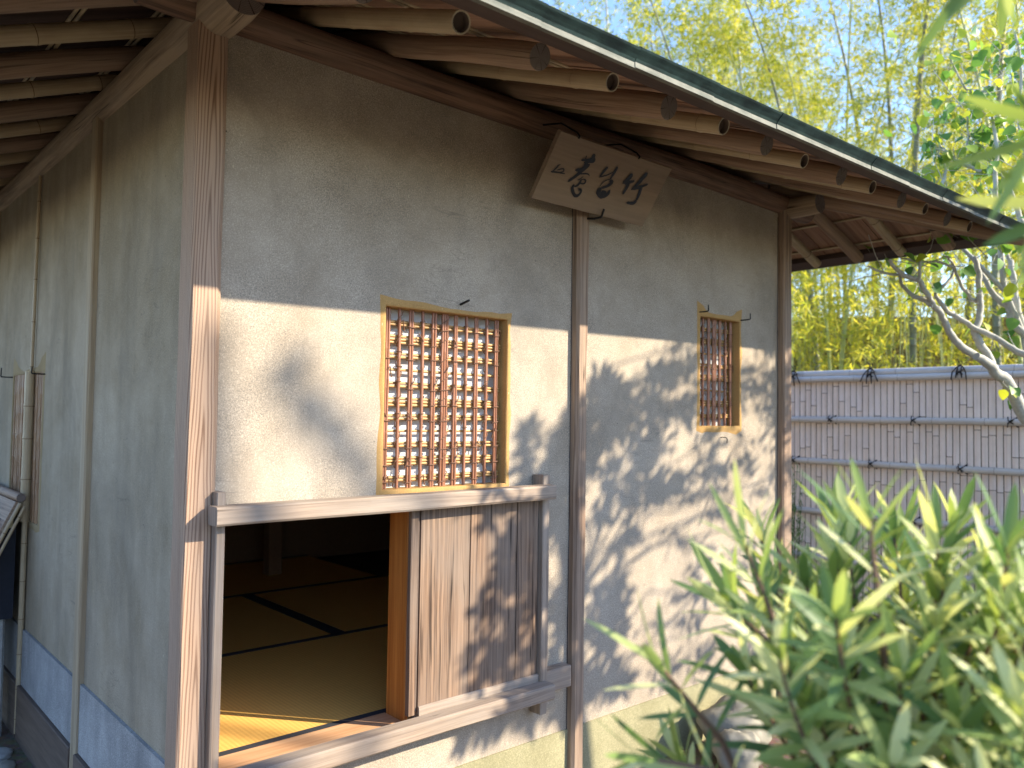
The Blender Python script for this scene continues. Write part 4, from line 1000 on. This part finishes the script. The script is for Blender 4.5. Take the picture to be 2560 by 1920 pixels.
for r0, r1, pts in BR:
    P_ = smooth(pts); n = len(P_); P_ = [p+Vector((nz(i*.5, r0*900), nz(i*.5, r0*900+4), nz(i*.5, r0*900+8)))*.008 for i, p in enumerate(P_)]
    k_ = [1+.14*(nz(i*1.7, r0*1000)) for i in range(n)]
    tube(st, P_, lambda i: (r0+(r1-r0)*i/(n-1))*k_[i], 10)
    high = P_[-1].z > 2.6
    for k in range(int((9 if high else 2)*(1.4 if r1 < .008 else 1))):
        i = rb.randrange(n//3, n); p = P_[i]; d = (rv(rb)+Vector((0, 0, .5))).normalized(); L = rb.uniform(.08, .30)
        e = p+d*L+Vector((0, 0, -.02)); m_ = p.lerp(e, .5)+rv(rb)*.02; tube(st, [p, m_, e], (.003, .0015), 5)
        for q in range(rb.randrange(1, 5) if (p.x > 4.8 or rb.random() < .25) else 0): hleaf(p.lerp(e, rb.uniform(.4, 1)), rv(rb))
    if r1 < .010 and high:
        for q in range(3): hleaf(P_[-1], rv(rb))
# leafy twigs around the upper crown
for k in range(85):
    p = Vector((rb.uniform(4.75, 5.9), 0, 0)); p.y = 1.75+rb.uniform(-.35, .45)-.25*(p.x-5.2); p.z = rb.uniform(2.65, 3.95) if rb.random() < .72 else rb.uniform(2.1, 2.6)
    for q in range(rb.randrange(1, 4)): hleaf(p+rv(rb)*.05, rv(rb))
    if k % 2: tube(st, [p, p+rv(rb)*.12+Vector((0, 0, -.06)), p+rv(rb)*.15+Vector((0.05, -.05, -.16))], (.0015, .003), 5)
st.build('trunk', M['bark_pale'], pt, (5.6, 1.33, 0)); lf.build('crown', M['leaf_r'], pt, (5.6, 1.33, 0))

# small fern-like weed at the fence end
wd = thing('fence_weed', 'small green weed growing beside the far corner post in front of the fence', 'plant', (6.2, 3.5, 0))
st = MB(); lf = MB(); rb = random.Random(2)
for k in range(22):
    p = Vector((6.22+rb.uniform(-.06, .06), 3.56+rb.uniform(-.06, .08), 0)); z1 = rb.uniform(.6, 1.15); e = p+Vector((rb.uniform(-.05, .05), rb.uniform(-.12, .05), z1))
    tube(st, [p, e], (.003, .0015), 5)
    for q in range(22): f_ = rb.uniform(.45, 1); leaf_strip(lf, p.lerp(e, f_), (rv(rb)+Vector((0, 0, .1))).normalized(), Vector((0, 0, 1)), .05, .009, 2)
st.build('stem', M['leaf_s'], wd, (6.2, 3.5, 0)); lf.build('leaves', M['leaf_s'], wd, (6.2, 3.5, 0))

# ---------------------------------------------------------------- bamboo grove
def bleaf(mb, p, d, L, w):
    s = d.cross(rv(rg)); s = s.normalized() if s.length > 1e-3 else d.orthogonal().normalized(); n = len(mb.v)
    mb.v += [tuple(p), tuple(p+d*L*.4+s*w), tuple(p+d*L), tuple(p+d*L*.4-s*w)]; mb.face((n, n+1, n+2, n+3), None, 0)
rg = random.Random(77)
def spray(mb, stm, p, d, L, dn=1.0, ls=.10):
    """a side branch with twigs that end in fans of narrow leaves"""
    pts = [p]; q = Vector(p); dd = d.copy(); seg = 6
    for i in range(seg):
        dd = (dd+Vector((0, 0, -.07))+rv(rg)*.12).normalized(); q = q+dd*L/seg; pts.append(q.copy())
    tube(stm, pts, (.004, .0012), 4)
    for k in range(int(10*dn*L/.9)):
        t = rg.uniform(.2, 1)*seg; j = min(seg-1, int(t)); b = pts[j].lerp(pts[j+1], t-j); td = (dd*.5+rv(rg)).normalized(); e = b+td*rg.uniform(.06, .25)
        for m_ in range(rg.randrange(3, 7)):
            ld_ = (td*.6+rv(rg)*.7+Vector((0, 0, -.35))).normalized(); bleaf(mb, e+rv(rg)*.03, ld_, ls*rg.uniform(.7, 1.3), ls*.088)
def bamboo_proto(H, r0, lean, bend, mat, lmat, lowest, dn, Lb=1.0, ls=.10, seed=0):
    global rg
    rg = random.Random(seed); cm = MB(); fo = MB()
    n = 30; pts = []; nodes = []
    def ax(z): t = max(0, z/H); return Vector((lean[0]*t+bend[0]*t**2.6, lean[1]*t+bend[1]*t**2.6, z-.10*H*max(0, t-.6)**2*2))
    z = -.2; st_ = [(-.2, 1)]; q = .25
    while q < H-.1:
        nodes.append(q); st_ += [(q-.012, 1.0), (q-.003, 1.09), (q+.003, 1.04), (q+.012, .98)]; q += .12+.26*min(1, q/2.5) if q < H*.8 else .2
    st_.append((H, 1)); rr = lambda z: max(.004, r0*(1-(max(0, z)/H)**1.6*.9))
    bnd = [1 if (i % 4) == 2 else 0 for i in range(len(st_))]
    sweep(cm, [ax(z) for z, _ in st_], lambda i: [(rr(st_[i][0])*st_[i][1]*math.cos(a*2*math.pi/10), rr(st_[i][0])*st_[i][1]*math.sin(a*2*math.pi/10)) for a in range(10)], None, True, 0, 0, True, band=lambda i: bnd[i])
    for zn in nodes:
        if zn < lowest: continue
        f_ = (zn-lowest)/(H-lowest); a = rg.uniform(0, 6.28)
        for k in range(2):
            a += math.pi*k*.9+rg.uniform(-.5, .5); d = Vector((math.cos(a), math.sin(a), rg.uniform(.25, .8))).normalized()
            spray(fo, cm, ax(zn), d, Lb*rg.uniform(.6, 1.15)*(1-.45*f_), dn, ls)
    return cm, fo, mat, lmat
protos = [
    bamboo_proto(8.5, .048, (-.1, .5), (-.6, .9), 'culm', 'leaf_b', 2.4, 2.6, 1.35, .12, 1),
    bamboo_proto(9.0, .052, (.2, .2), (-.3, -.8), 'culm', 'leaf_bg', 3.0, 2.3, 1.35, .12, 2),
    bamboo_proto(7.6, .030, (-.3, .3), (-.8, .5), 'culm_y', 'leaf_b', 1.8, 2.0, 1.1, .115, 3),
    bamboo_proto(9.5, .055, (0, .1), (.2, .5), 'culm_p', 'leaf_bg', 4.2, 1.2, 1.2, .12, 4)]
bdata = []
def place_bamboo(x, y, k, rz, s, label, group=None):
    z = gz(x, y); o = thing('bamboo', label, 'bamboo', (x, y, z), group)
    if bdata[k] is None:
        cm, fo, a, b = protos[k]
        c_ = cm.build('culm', [M[a], M['bam_ring']], None, (0, 0, 0)); l_ = fo.build('foliage', M[b], None, (0, 0, 0)); bdata[k] = (c_, l_)
    else: c_, l_ = (q.copy() for q in bdata[k]); col.objects.link(c_); col.objects.link(l_)
    for q in (c_, l_): q.parent = o; q.location = (0, 0, 0)
    o.rotation_euler = (0, 0, rz); o.scale = (s, s, s)
bdata = [None]*4
G = 'bamboo stems of the grove behind the fence'
named = [(12.37, 5.05, 1, 0.2, 1.0, 'stout dark bamboo stem rising behind the fence, nearest the right end of the roof'),
 (12.3, 6.44, 0, 0, 1.0, 'grey bamboo stem seen under the right eave, left of the thin yellow one'),
 (11.5, 5.81, 2, .3, .95, 'thin yellowish bamboo stem under the right eave'),
 (14.1, 6.18, 2, 2.2, .9, 'slanting thin green bamboo stem between two stout ones'),
 (12.2, 3.86, 1, 1.0, 1.0, 'dark bamboo stem rising behind the pale barked tree'),
 (13.53, 4.01, 0, 4.0, 1.05, 'bamboo stem at the right edge of the view behind the fence'),
 (10.6, 9.28, 3, 0, 1.05, 'powdery pale straight bamboo stem above the middle of the roof edge'),
 (11.22, 7.4, 0, .4, 1.0, 'bamboo stem with dense yellow leaves above the roof edge, right of the pale stem'),
 (11.11, 6.17, 2, 5.6, 1.05, 'slender yellow bamboo arching above the lower half of the roof edge'),
 (13.2, 8.32, 3, 1.5, 1.0, 'pale bamboo stem standing far back above the roof edge')]
for a in named: place_bamboo(*a)
rg2 = random.Random(91); n_ = 0
while n_ < 44:
    x = rg2.uniform(9.0, 21); y = rg2.uniform(.5, 15)
    if math.hypot(x-12.4, y-5.05) < .7 or y > x*1.15+1 or y < x*.2-.5 or x+.8*y < 14.3: continue
    place_bamboo(x, y, rg2.choice((0, 0, 1, 0, 2)), rg2.uniform(0, 6.28), rg2.uniform(.8, 1.1), 'yellow leaved bamboo stem deep in the grove behind the fence', G); n_ += 1
# leafy undergrowth covering the slope
rg = random.Random(5); ug = MB(); um = MB()
for k in range(4600):
    x = rg.uniform(8.2, 19); y = rg.uniform(.5, 15)
    if y > x*.95+1.5 or y < x*.16: continue
    z = gz(x, y)+rg.uniform(.2, 3.3); c_ = Vector((x, y, z)); den = nz(x*.9, y*.9, z*.9)
    if den < -.22: continue
    d0 = (rv(rg)+Vector((-.5, -.2, .1))).normalized()
    for q in range(rg.randrange(5, 10)):
        b = c_+rv(rg)*rg.uniform(0, .34); td = (d0+rv(rg)).normalized()
        for m_ in range(rg.randrange(4, 8)):
            bleaf(ug, b+rv(rg)*.04, (td*.6+rv(rg)*.7+Vector((0, 0, -.4))).normalized(), rg.uniform(.08, .15), .010)
    if k % 3 == 0: tube(um, [Vector((x+rg.uniform(-.3, .3), y+rg.uniform(-.3, .3), gz(x, y))), c_], (.008, .003), 4)
o = ug.build('bamboo_undergrowth', M['leaf_b'], None, (12, 6, 0)); tag(o, 'yellow green bamboo undergrowth covering the slope behind the fence', 'undergrowth', None, 'stuff')
o2 = um.build('stems', M['culm_y'], o, (12, 6, 0))

# ---------------------------------------------------------------- unseen evergreen hedges, added to cut low sky light under the eave
def hedge(a, b, h, th, label, seed):
    rh = random.Random(seed); a = Vector(a); b = Vector(b); L = (b-a).length; d = (b-a)/L; s = Vector((-d.y, d.x, 0)); o = thing('sky_block_hedge', label, 'hedge', tuple(a.lerp(b, .5)))
    lf = MB(); st = MB(); x = 0
    while x < L: 
        p = a+d*x; tube(st, [p, p+Vector((.1, 0, h*.5)), p+Vector((0, .1, h*.85))], (.05, .02), 6); x += 1.1
    for k in range(int(L*h*260)):
        t = rh.uniform(0, L); z = rh.uniform(.05, h)*(1+.12*nz(t*.8, seed)); side = rh.choice((-1, 1, 0)); q = a+d*t+s*(side*th*.5*(1+.3*nz(t, z, seed))+rh.uniform(-.12, .12) if side else rh.uniform(-.5, .5)*th)
        q.z = z if side else h*(1+.12*nz(t*.8, seed))*rh.uniform(.6, 1); n = rv(rh); u = n.orthogonal().normalized()*rh.uniform(.05, .09); v_ = n.cross(u)*.55; m_ = len(lf.v)
        lf.v += [tuple(q-u), tuple(q+v_), tuple(q+u), tuple(q-v_)]; lf.face((m_, m_+1, m_+2, m_+3))
    st.build('stems', M['bark_brown'], o); lf.build('foliage', M['leaf_h'], o)
hedge((-9, -5.2, 0), (10.5, -5.6, 0), 1.3, 1.2, 'tall clipped evergreen hedge behind the viewer, added unseen to block low sky light', 4)
hedge((-4.2, -5, 0), (-4.6, 12, 0), 1.6, 1.3, 'tall evergreen hedge along the left side of the garden, added unseen to block low sky light', 9)
